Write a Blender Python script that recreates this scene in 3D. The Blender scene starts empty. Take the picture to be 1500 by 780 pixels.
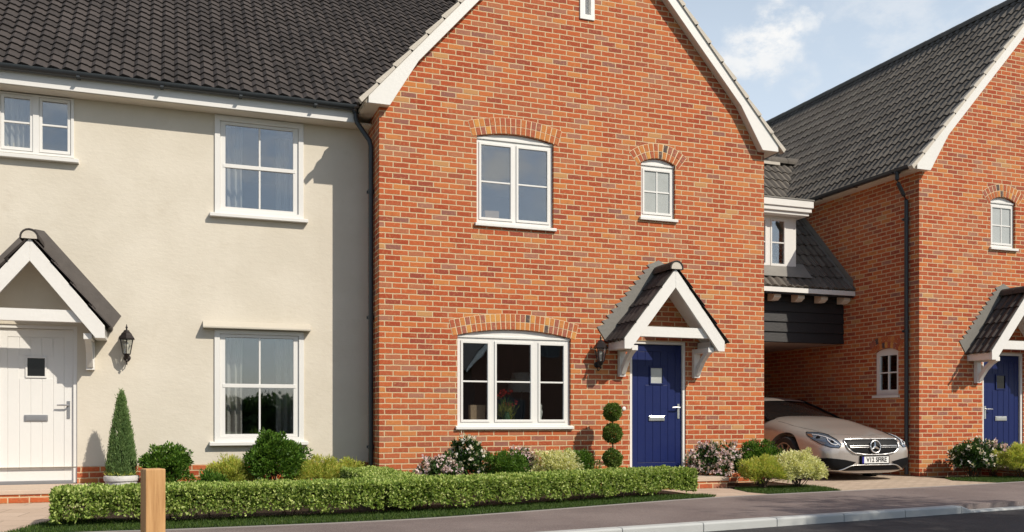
import bpy, bmesh, math, random
import numpy as np
from mathutils import Vector, Matrix
from mathutils.bvhtree import BVHTree
from mathutils.geometry import tessellate_polygon
random.seed(7); rng = np.random.default_rng(7)
S = bpy.context.scene; COL = S.collection
R = math.radians
SUN = Vector((.69, -1.0, 1.06)).normalized()

# ------------------------------------------------------------------ materials
class NT:
    """small node helper"""
    def __init__(s, name):
        s.m = bpy.data.materials.new(name); s.m.use_nodes = True
        s.t = s.m.node_tree; s.t.nodes.clear()
        s.out = s.n('ShaderNodeOutputMaterial')
    def n(s, typ, **k):
        d = s.t.nodes.new(typ)
        for a, b in k.items(): setattr(d, a, b)
        return d
    def put(s, sock, v):
        if v is None: return
        if isinstance(v, bpy.types.NodeSocket): s.t.links.new(v, sock)
        elif isinstance(v, (tuple, list)) and len(v) == 3 and sock.type == 'RGBA': sock.default_value = (*v, 1)
        else: sock.default_value = v
    def math(s, op, a, b=None, c=None, clamp=False):
        d = s.n('ShaderNodeMath', operation=op, use_clamp=clamp)
        s.put(d.inputs[0], a); s.put(d.inputs[1], b); s.put(d.inputs[2], c)
        return d.outputs[0]
    def mix(s, f, a, b, mode='MIX'):
        d = s.n('ShaderNodeMix', data_type='RGBA', blend_type=mode)
        s.put(d.inputs[0], f); s.put(d.inputs[6], a); s.put(d.inputs[7], b)
        return d.outputs[2]
    def noise(s, vec, scale, detail=4, rough=.55, dim='3D'):
        d = s.n('ShaderNodeTexNoise', noise_dimensions=dim)
        s.put(d.inputs['Vector'], vec); s.put(d.inputs['Scale'], scale)
        s.put(d.inputs['Detail'], detail); s.put(d.inputs['Roughness'], rough)
        return d.outputs['Fac']
    def ramp(s, f, stops, interp='LINEAR'):
        d = s.n('ShaderNodeValToRGB'); d.color_ramp.interpolation = interp
        el = d.color_ramp.elements
        while len(el) > 1: el.remove(el[-1])
        for i, (p, c) in enumerate(stops):
            e = el[0] if i == 0 else el.new(p)
            e.position = p; e.color = (*c, 1) if len(c) == 3 else c
        s.put(d.inputs[0], f); return d.outputs[0]
    def sstep(s, v, a, b):
        d = s.n('ShaderNodeMapRange', interpolation_type='SMOOTHSTEP')
        s.put(d.inputs[0], v); d.inputs[1].default_value = a; d.inputs[2].default_value = b
        return d.outputs[0]
    def coord(s, out='Object'): return s.n('ShaderNodeTexCoord').outputs[out]
    def bump(s, h, dist, strength=1.0):
        d = s.n('ShaderNodeBump'); s.put(d.inputs['Height'], h)
        d.inputs['Distance'].default_value = dist; d.inputs['Strength'].default_value = strength
        return d.outputs[0]
    def bsdf(s, col, rough=.6, metal=0, spec=.5, normal=None, coat=0, coat_r=.05):
        d = s.n('ShaderNodeBsdfPrincipled')
        s.put(d.inputs['Base Color'], col); s.put(d.inputs['Roughness'], rough)
        s.put(d.inputs['Metallic'], metal); s.put(d.inputs['Specular IOR Level'], spec)
        if coat: d.inputs['Coat Weight'].default_value = coat; d.inputs['Coat Roughness'].default_value = coat_r
        if normal is not None: s.put(d.inputs['Normal'], normal)
        s.t.links.new(d.outputs[0], s.out.inputs[0]); return d

def wall_uv(k):
    """u,v in metres on an upright wall facing x or y (or on a flat top)"""
    co = k.n('ShaderNodeSeparateXYZ'); k.put(co.inputs[0], k.coord())
    no = k.n('ShaderNodeSeparateXYZ'); k.put(no.inputs[0], k.n('ShaderNodeNewGeometry').outputs['True Normal'])
    side = k.math('GREATER_THAN', k.math('ABSOLUTE', no.outputs[0]), .6)
    top = k.math('GREATER_THAN', k.math('ABSOLUTE', no.outputs[2]), .6)
    def lerp(f, a, b): return k.math('ADD', k.math('MULTIPLY', a, k.math('SUBTRACT', 1, f)), k.math('MULTIPLY', b, f))
    return lerp(side, co.outputs[0], co.outputs[1]), lerp(top, co.outputs[2], co.outputs[1])

BRICKS = [(0, (.41, .084, .030)), (.18, (.46, .106, .035)), (.36, (.345, .062, .024)), (.52, (.50, .140, .043)),
          (.63, (.40, .090, .037)), (.73, (.52, .185, .056)), (.785, (.40, .135, .068)), (.845, (.29, .062, .035)),
          (.925, (.34, .142, .095)), (.965, (.26, .104, .079)), (.985, (.48, .245, .10))]
def mat_brick(name='brick_wall', mortar=(.66, .49, .30)):
    k = NT(name); u, v = wall_uv(k)
    wob = k.n('ShaderNodeTexNoise'); k.put(wob.inputs['Vector'], k.coord()); wob.inputs['Scale'].default_value = 9; wob.inputs['Detail'].default_value = 2
    w = k.math('MULTIPLY', k.math('SUBTRACT', wob.outputs['Fac'], .5), .012)
    vv = k.math('DIVIDE', k.math('ADD', v, w), .075)
    row = k.math('FLOOR', vv)
    uu = k.math('ADD', k.math('DIVIDE', k.math('ADD', u, w), .225), k.math('MULTIPLY', k.math('MODULO', k.math('ADD', row, 400), 2), .5))
    # each course is laid a little out of step with the next
    wr = k.n('ShaderNodeTexWhiteNoise', noise_dimensions='1D'); k.put(wr.inputs['W'], row)
    uu = k.math('ADD', uu, k.math('MULTIPLY', wr.outputs['Value'], .10))
    colm = k.math('FLOOR', uu)
    fu = k.math('FRACT', uu); fv = k.math('FRACT', vv)
    du = k.math('MULTIPLY', k.math('MINIMUM', fu, k.math('SUBTRACT', 1, fu)), .225)
    dv = k.math('MULTIPLY', k.math('MINIMUM', fv, k.math('SUBTRACT', 1, fv)), .075)
    grain = k.noise(k.coord(), 60, 3)
    d = k.math('ADD', k.math('MINIMUM', du, dv), k.math('MULTIPLY', k.math('SUBTRACT', grain, .5), .005))
    face = k.sstep(d, .0055, .0098)
    cv = k.n('ShaderNodeCombineXYZ'); k.put(cv.inputs[0], colm); k.put(cv.inputs[1], row)
    wn = k.n('ShaderNodeTexWhiteNoise', noise_dimensions='2D'); k.put(wn.inputs['Vector'], cv.outputs[0])
    base = k.ramp(wn.outputs['Value'], BRICKS, 'CONSTANT')
    # kiln marks inside a brick, and a slow drift of colour over the wall
    blot = k.noise(k.coord(), 26, 5, .65); blot2 = k.noise(k.coord(), 11, 3, .6)
    base = k.mix(k.math('MULTIPLY', k.sstep(blot, .50, .70), .55), base, (.52, .25, .11))
    base = k.mix(k.math('MULTIPLY', k.sstep(blot2, .56, .75), .38), base, (.17, .065, .042))
    slow = k.noise(k.coord(), .55, 3)
    base = k.mix(k.math('MULTIPLY', k.sstep(slow, .42, .68), .18), base, (.48, .20, .09))
    mo = k.mix(k.noise(k.coord(), 35, 3), tuple(c*.78 for c in mortar), mortar)
    col = k.mix(face, mo, base)
    # pale lime bloom in drifting patches over bricks and joints alike
    bl_ = k.math('MULTIPLY', k.sstep(k.noise(k.coord(), 2.3, 6, .7), .56, .74), .13)
    col = k.mix(bl_, col, (.60, .44, .30))
    h = k.math('ADD', k.math('MULTIPLY', face, .8), k.math('MULTIPLY', grain, .35))
    k.bsdf(col, .88, spec=.25, normal=k.bump(h, .008, .7)); return k.m

def mat_voussoir():
    k = NT('brick_arch'); r = k.n('ShaderNodeNewGeometry').outputs['Random Per Island']
    base = k.ramp(r, [(0, (.43, .12, .045)), (.22, (.52, .20, .06)), (.42, (.38, .10, .05)), (.58, (.48, .15, .05)), (.74, (.58, .27, .075)), (.86, (.33, .11, .075)), (.95, (.10, .075, .07))], 'CONSTANT')
    b = k.noise(k.coord(), 28, 5)
    k.bsdf(k.mix(k.math('MULTIPLY', k.sstep(b, .5, .75), .45), base, (.60, .33, .14)), .88, spec=.25, normal=k.bump(k.noise(k.coord(), 70, 3), .004)); return k.m

def mat_plain(name, col, rough=.6, metal=0, spec=.5, var=.08, scale=3., bump=0., bscale=60, coat=0):
    k = NT(name); n = k.noise(k.coord(), scale, 5)
    c = k.mix(n, tuple(x*(1-var) for x in col), tuple(min(1, x*(1+var)) for x in col))
    nm = k.bump(k.noise(k.coord(), bscale, 4), bump) if bump else None
    r = k.math('ADD', k.math('MULTIPLY', k.noise(k.coord(), scale*4, 3), .12), rough-.06)
    k.bsdf(c, r, metal, spec, nm, coat); return k.m

def mat_render():
    k = NT('cream_render'); o = k.coord()
    a = k.noise(o, 1.3, 6, .6); f = k.noise(o, 9, 5, .6)
    c = k.mix(k.sstep(a, .35, .7), (.615, .565, .475), (.665, .615, .525))
    c = k.mix(k.math('MULTIPLY', k.sstep(f, .6, .75), .25), c, (.56, .51, .42))
    st = k.n('ShaderNodeMapping'); k.put(st.inputs[0], o); st.inputs['Scale'].default_value = (7, 7, 1.1)
    c = k.mix(k.math('MULTIPLY', k.sstep(k.noise(st.outputs[0], 1, 5), .58, .8), .16), c, (.50, .45, .37))
    tr = k.n('ShaderNodeMapping'); k.put(tr.inputs[0], o); tr.inputs['Scale'].default_value = (1, 1, 1.9)
    c = k.mix(k.math('MULTIPLY', k.sstep(k.noise(o, 3.2, 7, .7), .57, .70), .22), c, (.52, .465, .375))
    h = k.math('ADD', k.math('MULTIPLY', k.noise(tr.outputs[0], 13, 6, .6), 1.0), k.math('MULTIPLY', k.noise(o, 110, 2), .12))
    k.bsdf(c, .92, spec=.2, normal=k.bump(h, .007, .45)); return k.m

def mat_tile(name, a, b):
    k = NT(name); r = k.n('ShaderNodeNewGeometry').outputs['Random Per Island']; o = k.coord()
    c = k.mix(r, a, b)
    c = k.mix(k.math('MULTIPLY', k.sstep(k.noise(o, 1.4, 4), .45, .72), .4), c, tuple(x*.62 for x in a))
    c = k.mix(k.math('MULTIPLY', k.sstep(k.noise(o, 22, 5, .65), .52, .74), .35), c, tuple(min(1, x*1.9) for x in b))
    k.bsdf(c, .82, spec=.3, normal=k.bump(k.noise(o, 130, 3), .004)); return k.m

def mat_glass(name='window_glass', tint=(.90, .93, .93), k0=.075, gain=2.6):
    k = NT(name)
    tr = k.n('ShaderNodeBsdfTransparent'); k.put(tr.inputs[0], tint)
    gl = k.n('ShaderNodeBsdfGlossy'); gl.inputs['Roughness'].default_value = .015; k.put(gl.inputs['Color'], (.95, .97, 1))
    nz = k.bump(k.noise(k.coord(), 1.7, 1), .0016, 1.0); k.put(gl.inputs['Normal'], nz)
    fr = k.n('ShaderNodeFresnel'); k.put(fr.inputs[0], k.math('ADD', 1.5, k.math('MULTIPLY', k.n('ShaderNodeNewGeometry').outputs['Backfacing'], 1/1.5-1.5)))
    f = k.math('ADD', k.math('MULTIPLY', fr.outputs[0], gain), k0, clamp=True)
    mx = k.n('ShaderNodeMixShader'); k.put(mx.inputs[0], f)
    k.t.links.new(tr.outputs[0], mx.inputs[1]); k.t.links.new(gl.outputs[0], mx.inputs[2])
    k.t.links.new(mx.outputs[0], k.out.inputs[0]); return k.m

def mat_leaf(name, stops, trans=.35, rough=.55):
    k = NT(name); r = k.n('ShaderNodeNewGeometry').outputs['Random Per Island']
    c = k.ramp(r, stops)
    p = k.n('ShaderNodeBsdfPrincipled'); k.put(p.inputs['Base Color'], c); p.inputs['Roughness'].default_value = rough; p.inputs['Specular IOR Level'].default_value = .3
    t = k.n('ShaderNodeBsdfTranslucent'); k.put(t.inputs[0], k.mix(1, c, (1.0, 1.0, .55), 'MULTIPLY'))
    mx = k.n('ShaderNodeMixShader'); mx.inputs[0].default_value = trans
    k.t.links.new(p.outputs[0], mx.inputs[1]); k.t.links.new(t.outputs[0], mx.inputs[2])
    k.t.links.new(mx.outputs[0], k.out.inputs[0]); return k.m

def mat_asphalt(name, a, b, chip, crack=0):
    k = NT(name); o = k.coord()
    c = k.mix(k.sstep(k.noise(o, .9, 5), .35, .68), a, b)
    c = k.mix(k.math('MULTIPLY', k.sstep(k.noise(o, 70, 3, .7), .52, .66), .75), c, chip)
    c = k.mix(k.math('MULTIPLY', k.sstep(k.noise(o, 55, 3, .7), .55, .68), .45), c, tuple(x*.55 for x in a))
    c = k.mix(k.math('MULTIPLY', k.sstep(k.noise(o, 5, 6, .7), .54, .72), .35), c, tuple(x*.6 for x in a))
    c = k.mix(k.math('MULTIPLY', k.sstep(k.noise(o, 26, 5, .75), .50, .66), .38), c, tuple(x*.62 for x in a))
    sp = k.noise(o, 2.2, 3); c = k.mix(k.math('MULTIPLY', k.sstep(sp, .60, .66), .16), c, tuple(x*1.25 for x in b))
    k.bsdf(c, .86, spec=.35, normal=k.bump(k.noise(o, 120, 3), .006)); return k.m

def mat_paving(name, L, W, a, b, joint, jw=.006, rot=0):
    k = NT(name)
    mp = k.n('ShaderNodeMapping'); k.put(mp.inputs[0], k.coord()); mp.inputs['Rotation'].default_value = (0, 0, rot)
    br = k.n('ShaderNodeTexBrick'); k.put(br.inputs['Vector'], mp.outputs[0])
    br.inputs['Scale'].default_value = 1; br.inputs['Brick Width'].default_value = L; br.inputs['Row Height'].default_value = W
    br.inputs['Mortar Size'].default_value = jw; br.inputs['Mortar Smooth'].default_value = .4; br.inputs['Bias'].default_value = 0
    k.put(br.inputs['Color1'], a); k.put(br.inputs['Color2'], b); k.put(br.inputs['Mortar'], joint)
    n = k.noise(k.coord(), 6, 6, .65)
    c = k.mix(k.math('MULTIPLY', k.sstep(n, .5, .72), .4), br.outputs['Color'], tuple(x*.66 for x in a))
    c = k.mix(k.math('MULTIPLY', k.noise(k.coord(), 70, 3), .25), c, tuple(min(1, x*1.25) for x in b))
    h = k.math('ADD', k.math('MULTIPLY', k.math('SUBTRACT', 1, br.outputs['Fac']), 1), k.math('MULTIPLY', n, .3))
    k.bsdf(c, .85, spec=.25, normal=k.bump(h, .006)); return k.m

def mat_wood():
    k = NT('new_oak'); o = k.coord()
    mp = k.n('ShaderNodeMapping'); k.put(mp.inputs[0], o); mp.inputs['Scale'].default_value = (26, 26, 1.3)
    g = k.noise(mp.outputs[0], 1.5, 6, .62); g2 = k.noise(o, 3.5, 3)
    c = k.ramp(g, [(.25, (.33, .165, .062)), (.5, (.50, .285, .12)), (.75, (.58, .35, .165))])
    c = k.mix(k.math('MULTIPLY', k.sstep(g2, .5, .7), .35), c, (.45, .235, .09))
    k.bsdf(c, .65, spec=.3, normal=k.bump(g, .003)); return k.m

def mat_soil():
    k = NT('bark_soil'); o = k.coord()
    c = k.ramp(k.noise(o, 40, 5, .7), [(.3, (.018, .012, .008)), (.55, (.05, .033, .02)), (.75, (.10, .065, .04))])
    k.bsdf(c, .95, spec=.15, normal=k.bump(k.noise(o, 45, 5, .7), .03)); return k.m

def mat_car(name, col):
    k = NT(name); o = k.coord()
    fl = k.noise(o, 900, 1)
    c = k.mix(fl, tuple(x*.9 for x in col), tuple(min(1, x*1.1) for x in col))
    k.bsdf(c, .30, .45, .5, None, .9, .04); return k.m

M = dict(
    brick=mat_brick(), voussoir=mat_voussoir(), render=mat_render(),
    mortar=mat_plain('lime_mortar', (.68, .52, .33), .9, bump=.004),
    white=mat_plain('white_paint', (.72, .71, .685), .42, var=.035, scale=2.2, bump=.0012, bscale=35),
    wood_white=mat_plain('white_boards', (.72, .705, .675), .5, var=.05, scale=2, bump=.002, bscale=22),
    soffit=mat_plain('soffit_board', (.70, .64, .55), .55, var=.05, scale=2),
    creamtrim=mat_plain('cream_trim', (.51, .47, .395), .6, var=.05, scale=3),
    tile=mat_tile('dark_pantile', (.040, .034, .032), (.068, .057, .053)),
    tile_grey=mat_tile('grey_pantile', (.100, .088, .076), (.145, .129, .111)),
    verge=mat_plain('verge_mortar', (.56, .51, .44), .9, var=.15, scale=9, bump=.004),
    lead=mat_plain('lead_sheet', (.19, .18, .162), .6, var=.18, scale=5, bump=.003, bscale=20),
    lead_dark=mat_plain('weathered_lead', (.115, .10, .09), .7, var=.3, scale=7, bump=.003, bscale=20),
    black_pipe=mat_plain('black_plastic', (.032, .038, .044), .38, var=.15),
    blue_door=mat_plain('blue_paint', (.006, .0145, .088), .42, var=.07, scale=3, bump=.0008, bscale=25, spec=.3),
    chrome=mat_plain('brushed_steel', (.72, .71, .69), .28, 1.0, var=.05),
    greymetal=mat_plain('satin_grey_metal', (.35, .35, .36), .4, .7, var=.06),
    glass=mat_glass(), frosted=mat_plain('obscure_glass', (.42, .44, .43), .12, var=.14, scale=7, bump=.001, bscale=40, spec=.6),
    darkglass=mat_plain('dark_door_glass', (.008, .008, .009), .06, var=.2, spec=.35),
    board=mat_plain('black_weatherboard', (.014, .013, .014), .62, var=.3, scale=8, bump=.004, bscale=26),
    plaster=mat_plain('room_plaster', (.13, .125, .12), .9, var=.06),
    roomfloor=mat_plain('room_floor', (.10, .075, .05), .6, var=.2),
    ceilingboard=mat_plain('passage_ceiling', (.42, .33, .28), .8, var=.08),
    curtain=mat_plain('curtain_cloth', (.44, .40, .375), .9, var=.06, scale=12),
    tarmac=mat_asphalt('footway_asphalt', (.150, .118, .112), (.205, .166, .155), (.31, .27, .25)),
    road=mat_asphalt('road_asphalt', (.034, .032, .034), (.050, .047, .049), (.10, .10, .10)),
    kerb=mat_plain('kerb_concrete', (.42, .43, .42), .85, var=.12, scale=4, bump=.003, bscale=80),
    edging=mat_plain('edging_concrete', (.27, .25, .235), .9, var=.2, scale=6),
    slab=mat_paving('sandstone_slabs', .60, .42, (.42, .315, .24), (.50, .385, .30), (.22, .17, .13), .005, R(8)),
    step=mat_plain('step_slab', (.52, .41, .32), .85, var=.1, scale=5, bump=.003),
    block=mat_paving('block_paving', .21, .105, (.40, .315, .235), (.50, .40, .31), (.20, .16, .12), .006, R(3)),
    soil=mat_soil(), wood=mat_wood(),
    grassland=mat_plain('far_grass', (.045, .075, .018), .95, var=.35, scale=.6, bump=.03, bscale=14),
    turf=mat_plain('turf_base', (.020, .034, .009), .95, var=.4, scale=6),
    grass=mat_leaf('grass_blade', [(0, (.035, .075, .012)), (.6, (.065, .12, .02)), (1, (.11, .155, .032))], .3),
    hedge=mat_leaf('hedge_leaf', [(0, (.10, .18, .03)), (.35, (.24, .35, .062)), (.7, (.43, .53, .14)), (1, (.62, .68, .27))], .34),
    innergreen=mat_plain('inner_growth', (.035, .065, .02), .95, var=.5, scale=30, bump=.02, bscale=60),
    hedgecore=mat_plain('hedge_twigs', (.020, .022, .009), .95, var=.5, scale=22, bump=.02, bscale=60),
    bush=mat_leaf('bush_leaf', [(0, (.035, .090, .011)), (.5, (.075, .165, .020)), (.85, (.135, .25, .036)), (1, (.21, .32, .055))], .32, .4),
    bushdark=mat_leaf('dark_bush_leaf', [(0, (.022, .055, .015)), (.6, (.048, .105, .024)), (1, (.095, .17, .045))], .28, .45),
    box=mat_leaf('box_leaf', [(0, (.06, .11, .018)), (.6, (.12, .195, .033)), (1, (.23, .30, .06))], .3),
    conifer=mat_leaf('conifer_spray', [(0, (.10, .18, .06)), (.6, (.18, .29, .10)), (1, (.30, .41, .16))], .35),
    feather=mat_leaf('feathery_leaf', [(0, (.28, .37, .06)), (.5, (.50, .57, .11)), (.85, (.68, .66, .17)), (1, (.66, .48, .12))], .42),
    gold=mat_leaf('golden_leaf', [(0, (.18, .20, .03)), (.5, (.32, .32, .06)), (1, (.46, .38, .09))], .35),
    varieg=mat_leaf('variegated_leaf', [(0, (.42, .47, .16)), (.25, (.72, .73, .36)), (1, (.88, .85, .58))], .4),
    pink=mat_leaf('pink_petal', [(0, (.62, .40, .46)), (.4, (.78, .60, .64)), (1, (.88, .80, .78))], .35),
    whitepetal=mat_leaf('white_petal', [(0, (.78, .68, .62)), (1, (.90, .86, .80))], .35),
    redpetal=mat_leaf('red_petal', [(0, (.42, .015, .02)), (1, (.60, .05, .05))], .3),
    stem=mat_plain('bark_stem', (.085, .058, .036), .9, var=.3, scale=14, bump=.006, bscale=40),
    pot=mat_plain('white_stone_pot', (.62, .60, .57), .8, var=.16, scale=14, bump=.006, bscale=30),
    iron=mat_plain('lantern_iron', (.022, .016, .015), .45, .3, var=.25),
    bulb=mat_plain('frosted_bulb', (.75, .70, .60), .3),
    carpaint=mat_car('champagne_paint', (.45, .405, .37)),
    carblack=mat_plain('black_trim', (.006, .006, .007), .5, var=.2, spec=.12),
    carglass=mat_plain('dark_car_glass', (.008, .007, .007), .04, var=.1, spec=.2),
    tyre=mat_plain('tyre_rubber', (.018, .018, .018), .85, var=.2),
    rim=mat_plain('grey_alloy', (.34, .33, .32), .35, .8, var=.1),
    caliper=mat_plain('red_caliper', (.30, .02, .02), .4),
    lampglass=mat_plain('headlight_interior', (.15, .18, .23), .12, .6, var=.4, scale=30),
    lampwhite=mat_plain('daylight_strip', (.80, .82, .84), .25),
    amber=mat_plain('amber_reflector', (.16, .07, .035), .2),
    plate=mat_plain('white_plate', (.78, .78, .76), .4), plateblue=mat_plain('plate_blue', (.03, .03, .25), .4),
    black=mat_plain('black_print', (.012, .012, .012), .5),
    terracotta=mat_plain('cardboard_tan', (.42, .28, .18), .8), shade=mat_plain('lamp_shade_cloth', (.42, .40, .38), .8),
    wax=mat_plain('ivory_wax', (.72, .62, .45), .5), vase=mat_plain('green_glass_vase', (.05, .10, .03), .15),
    farbrick=mat_plain('opposite_brick', (.10, .045, .028), .9, var=.25, scale=8),
)

# ------------------------------------------------------------------ mesh builder
MIRROR = None      # when set to c, x becomes c - x in everything that is built
class MB:
    def __init__(s): s.v = []; s.f = []; s.m = []
    def add(s, vs, fs, mi=0):
        o = len(s.v); s.v += [tuple(v) for v in vs]; s.f += [tuple(i+o for i in f) for f in fs]; s.m += [mi]*len(fs)
    def box(s, x0, x1, y0, y1, z0, z1, mi=0):
        vs = [(x, y, z) for z in (z0, z1) for y in (y0, y1) for x in (x0, x1)]
        s.add(vs, [(0, 2, 3, 1), (4, 5, 7, 6), (0, 1, 5, 4), (2, 6, 7, 3), (0, 4, 6, 2), (1, 3, 7, 5)], mi)
    def prism(s, poly, y0, y1, mi=0, ax='y', holes=()):
        """poly (a,b) in the plane across ax, thickened from y0 to y1, with holes"""
        loops = [list(poly)] + [list(h) for h in holes]
        def P(a, b, t): return {'y': (a, t, b), 'x': (t, a, b), 'z': (a, b, t)}[ax]
        flat = [p for l in loops for p in l]
        tris = tessellate_polygon([[Vector((a, b, 0)) for a, b in l] for l in loops])
        n = len(flat)
        vs = [P(a, b, y0) for a, b in flat] + [P(a, b, y1) for a, b in flat]
        fs = []
        for t in tris: fs.append(tuple(t)); fs.append(tuple(i+n for i in reversed(t)))
        o = 0
        for l in loops:
            c = len(l)
            for i in range(c): a, b = o+i, o+(i+1) % c; fs.append((a, b, b+n, a+n))
            o += c
        s.add(vs, fs, mi)
    def tube(s, pts, r, n=10, mi=0, cap=True):
        pts = [Vector(p) for p in pts]; rs = r if isinstance(r, (list, tuple)) else [r]*len(pts)
        vs = []; fs = []
        for i, p in enumerate(pts):
            d = (pts[min(i+1, len(pts)-1)]-pts[max(i-1, 0)]).normalized()
            a = d.cross(Vector((0, 0, 1))) if abs(d.z) < .95 else d.cross(Vector((1, 0, 0)))
            a.normalize(); b = d.cross(a)
            for j in range(n):
                t = 2*math.pi*j/n; vs.append(p+(a*math.cos(t)+b*math.sin(t))*rs[i])
        for i in range(len(pts)-1):
            for j in range(n): fs.append((i*n+j, i*n+(j+1) % n, (i+1)*n+(j+1) % n, (i+1)*n+j))
        if cap: fs += [tuple(reversed(range(n))), tuple(range((len(pts)-1)*n, len(pts)*n))]
        s.add(vs, fs, mi)
    def lathe(s, prof, c, n=20, mi=0, sq=0):
        vs = []; fs = []
        for r, z in prof:
            for j in range(n): t = 2*math.pi*(j+sq)/n; vs.append((c[0]+r*math.cos(t), c[1]+r*math.sin(t), c[2]+z))
        for i in range(len(prof)-1):
            for j in range(n): fs.append((i*n+j, i*n+(j+1) % n, (i+1)*n+(j+1) % n, (i+1)*n+j))
        fs += [tuple(reversed(range(n))), tuple(range((len(prof)-1)*n, len(prof)*n))]
        s.add(vs, fs, mi)
    def build(s, name, mats, parent=None, smooth=False, bevel=0., fix=True, angle=35):
        vs = s.v if MIRROR is None else [(MIRROR-x, y, z) for x, y, z in s.v]
        me = bpy.data.meshes.new(name); me.from_pydata(vs, [], s.f)
        mats = mats if isinstance(mats, (list, tuple)) else [mats]
        for m in mats: me.materials.append(m)
        if len(mats) > 1: me.polygons.foreach_set('material_index', s.m)
        if fix or MIRROR is not None:
            bm = bmesh.new(); bm.from_mesh(me)
            if fix: bmesh.ops.recalc_face_normals(bm, faces=bm.faces)
            else: bmesh.ops.reverse_faces(bm, faces=bm.faces)
            bm.to_mesh(me); bm.free()
        if smooth: me.shade_smooth(); me.set_sharp_from_angle(angle=R(angle))
        o = bpy.data.objects.new(name, me); COL.objects.link(o)
        if parent is not None: attach(o, parent)
        if bevel:
            b = o.modifiers.new('bevel', 'BEVEL'); b.width = bevel; b.segments = 2; b.limit_method = 'ANGLE'; b.angle_limit = R(40)
        return o
def attach(o, parent):
    o.parent = parent
    root = parent
    while root.parent: root = root.parent
    o.matrix_parent_inverse = Matrix.Translation(root.location).inverted() if parent is root else Matrix.Identity(4)
    if parent is not root:   # the parent part sits at the world origin through its own inverse
        o.matrix_parent_inverse = Matrix.Identity(4)
def thing(name, label, cat, loc=(0, 0, 0), group=None):
    if MIRROR is not None: loc = (MIRROR-loc[0], loc[1], loc[2])
    o = bpy.data.objects.new(name, None); o.empty_display_size = .2; COL.objects.link(o); o.location = loc
    tag(o, label, cat, group); return o
def tag(o, label, cat, group=None):
    o['label'] = label; o['category'] = cat
    if group: o['group'] = group
    return o
def struct(o, kind='structure'): o['kind'] = kind; return o

# ------------------------------------------------------------------ roof tiles
def tiles(mb, O, U, V, W, L, tw=.33, waves=2, g=.34, amp=.017, th=.022, seg=7, cut=None):
    O, U, V = Vector(O), Vector(U).normalized(), Vector(V).normalized(); N = U.cross(V).normalized()
    nr = math.ceil(L/g); nc = math.ceil(W/tw); ns = seg*waves
    for j in range(nr):
        v0 = j*g; v1 = min((j+1)*g+.035, L+.02)
        for i in range(nc):
            u0 = i*tw; u1 = min((i+1)*tw, W)
            if u1-u0 < .03: continue
            du, dv, dn = random.gauss(0, .0012), random.gauss(0, .0035), random.gauss(0, .0015)
            vs = []
            for q in range(ns+1):
                u = u0+(tw)*q/ns
                u = min(u, u1)
                p = q/seg*2*math.pi
                h = amp*(math.sin(p)+.38*math.sin(2*p+.4))
                top = O+U*(u+du)+V*(v0+dv)+N*(h+th+amp+dn)
                vs += [O+U*(u+du)+V*(v0+dv+.006)+N*(h+amp+dn-.012), top, O+U*(u+du)+V*(v1)+N*(h+amp*1.0+.0)]
            fs = []
            for q in range(ns):
                a, b = q*3, q*3+3
                fs += [(a, b, b+1, a+1), (a+1, b+1, b+2, a+2)]
            mb.add(vs, fs)
def ridge_tiles(mb, p0, p1, r=.12, step=.45):
    p0, p1 = Vector(p0), Vector(p1); d = (p1-p0); L = d.length; d.normalize()
    a = d.cross(Vector((0, 0, 1))).normalized(); up = Vector((0, 0, 1)); n = max(1, round(L/step))
    for i in range(n):
        q0 = p0+d*(L*i/n-.01); q1 = p0+d*(L*(i+1)/n+.012); rr = r+random.uniform(-.002, .003); vs = []; fs = []
        for q, k in ((q0, 1.03), (q1, 1.0)):
            for ri in (rr*k, rr*k-.018):
                for j in range(11):
                    t = R(-12)+math.pi*1.133*j/10; vs.append(q+a*ri*math.cos(t)+up*ri*math.sin(t))
        for j in range(10): fs += [(j, j+1, 23+j, 22+j), (11+j, 33+j, 34+j, 12+j), (j, 11+j, 12+j, j+1), (22+j, 23+j, 34+j, 33+j)]
        fs += [(0, 22, 33, 11), (10, 21, 43, 32)]
        mb.add(vs, fs)

# ------------------------------------------------------------------ windows and doors
def arc_pts(x0, x1, zs, rise, n=12):
    w = x1-x0; Rr = (w*w/4+rise*rise)/(2*rise); c = zs+rise-Rr; th = math.asin(w/2/Rr)
    return [((x0+x1)/2+Rr*math.sin(th-2*th*i/n), c+Rr*math.cos(th-2*th*i/n)) for i in range(n+1)], Rr, c, th
def opening(x0, x1, z0, zs, rise=0):
    if not rise: return [(x0, z0), (x1, z0), (x1, zs), (x0, zs)]
    return [(x0, z0), (x1, z0)] + arc_pts(x0, x1, zs, rise)[0]
def brick_arch(parent, x0, x1, zs, rise, y, yax='y'):
    _, Rr, c, th = arc_pts(x0, x1, zs, rise); xc = (x0+x1)/2
    th2 = th+.035/ Rr*2; mb = MB(); back = MB()
    def pt(r, t): return (xc+r*math.sin(t), c+r*math.cos(t))
    N = 24
    back.prism([pt(Rr+.003, -th2+2*th2*i/N) for i in range(N+1)]+[pt(Rr+.228, th2-2*th2*i/N) for i in range(N+1)], y-.0015 if yax == 'y' else y-.003, y+.05, ax=yax)
    n = max(5, round(2*th2*(Rr+.11)/.076))
    for ring in (0, 1):
        r0, r1 = (Rr+.005, Rr+.106) if ring == 0 else (Rr+.117, Rr+.222)
        for i in range(n):
            g = .0075/Rr; a, b = -th2+2*th2*i/n+g, -th2+2*th2*(i+1)/n-g
            j = random.uniform(0, .003); po = [pt(r0, a), pt(r1, a), pt(r1, b), pt(r0, b)]
            mb.prism(po, y-.004-j, y+.04, ax=yax)
    o = back.build('arch', M['mortar'], parent); q = mb.build('voussoirs', M['voussoir'], o); return o

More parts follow.
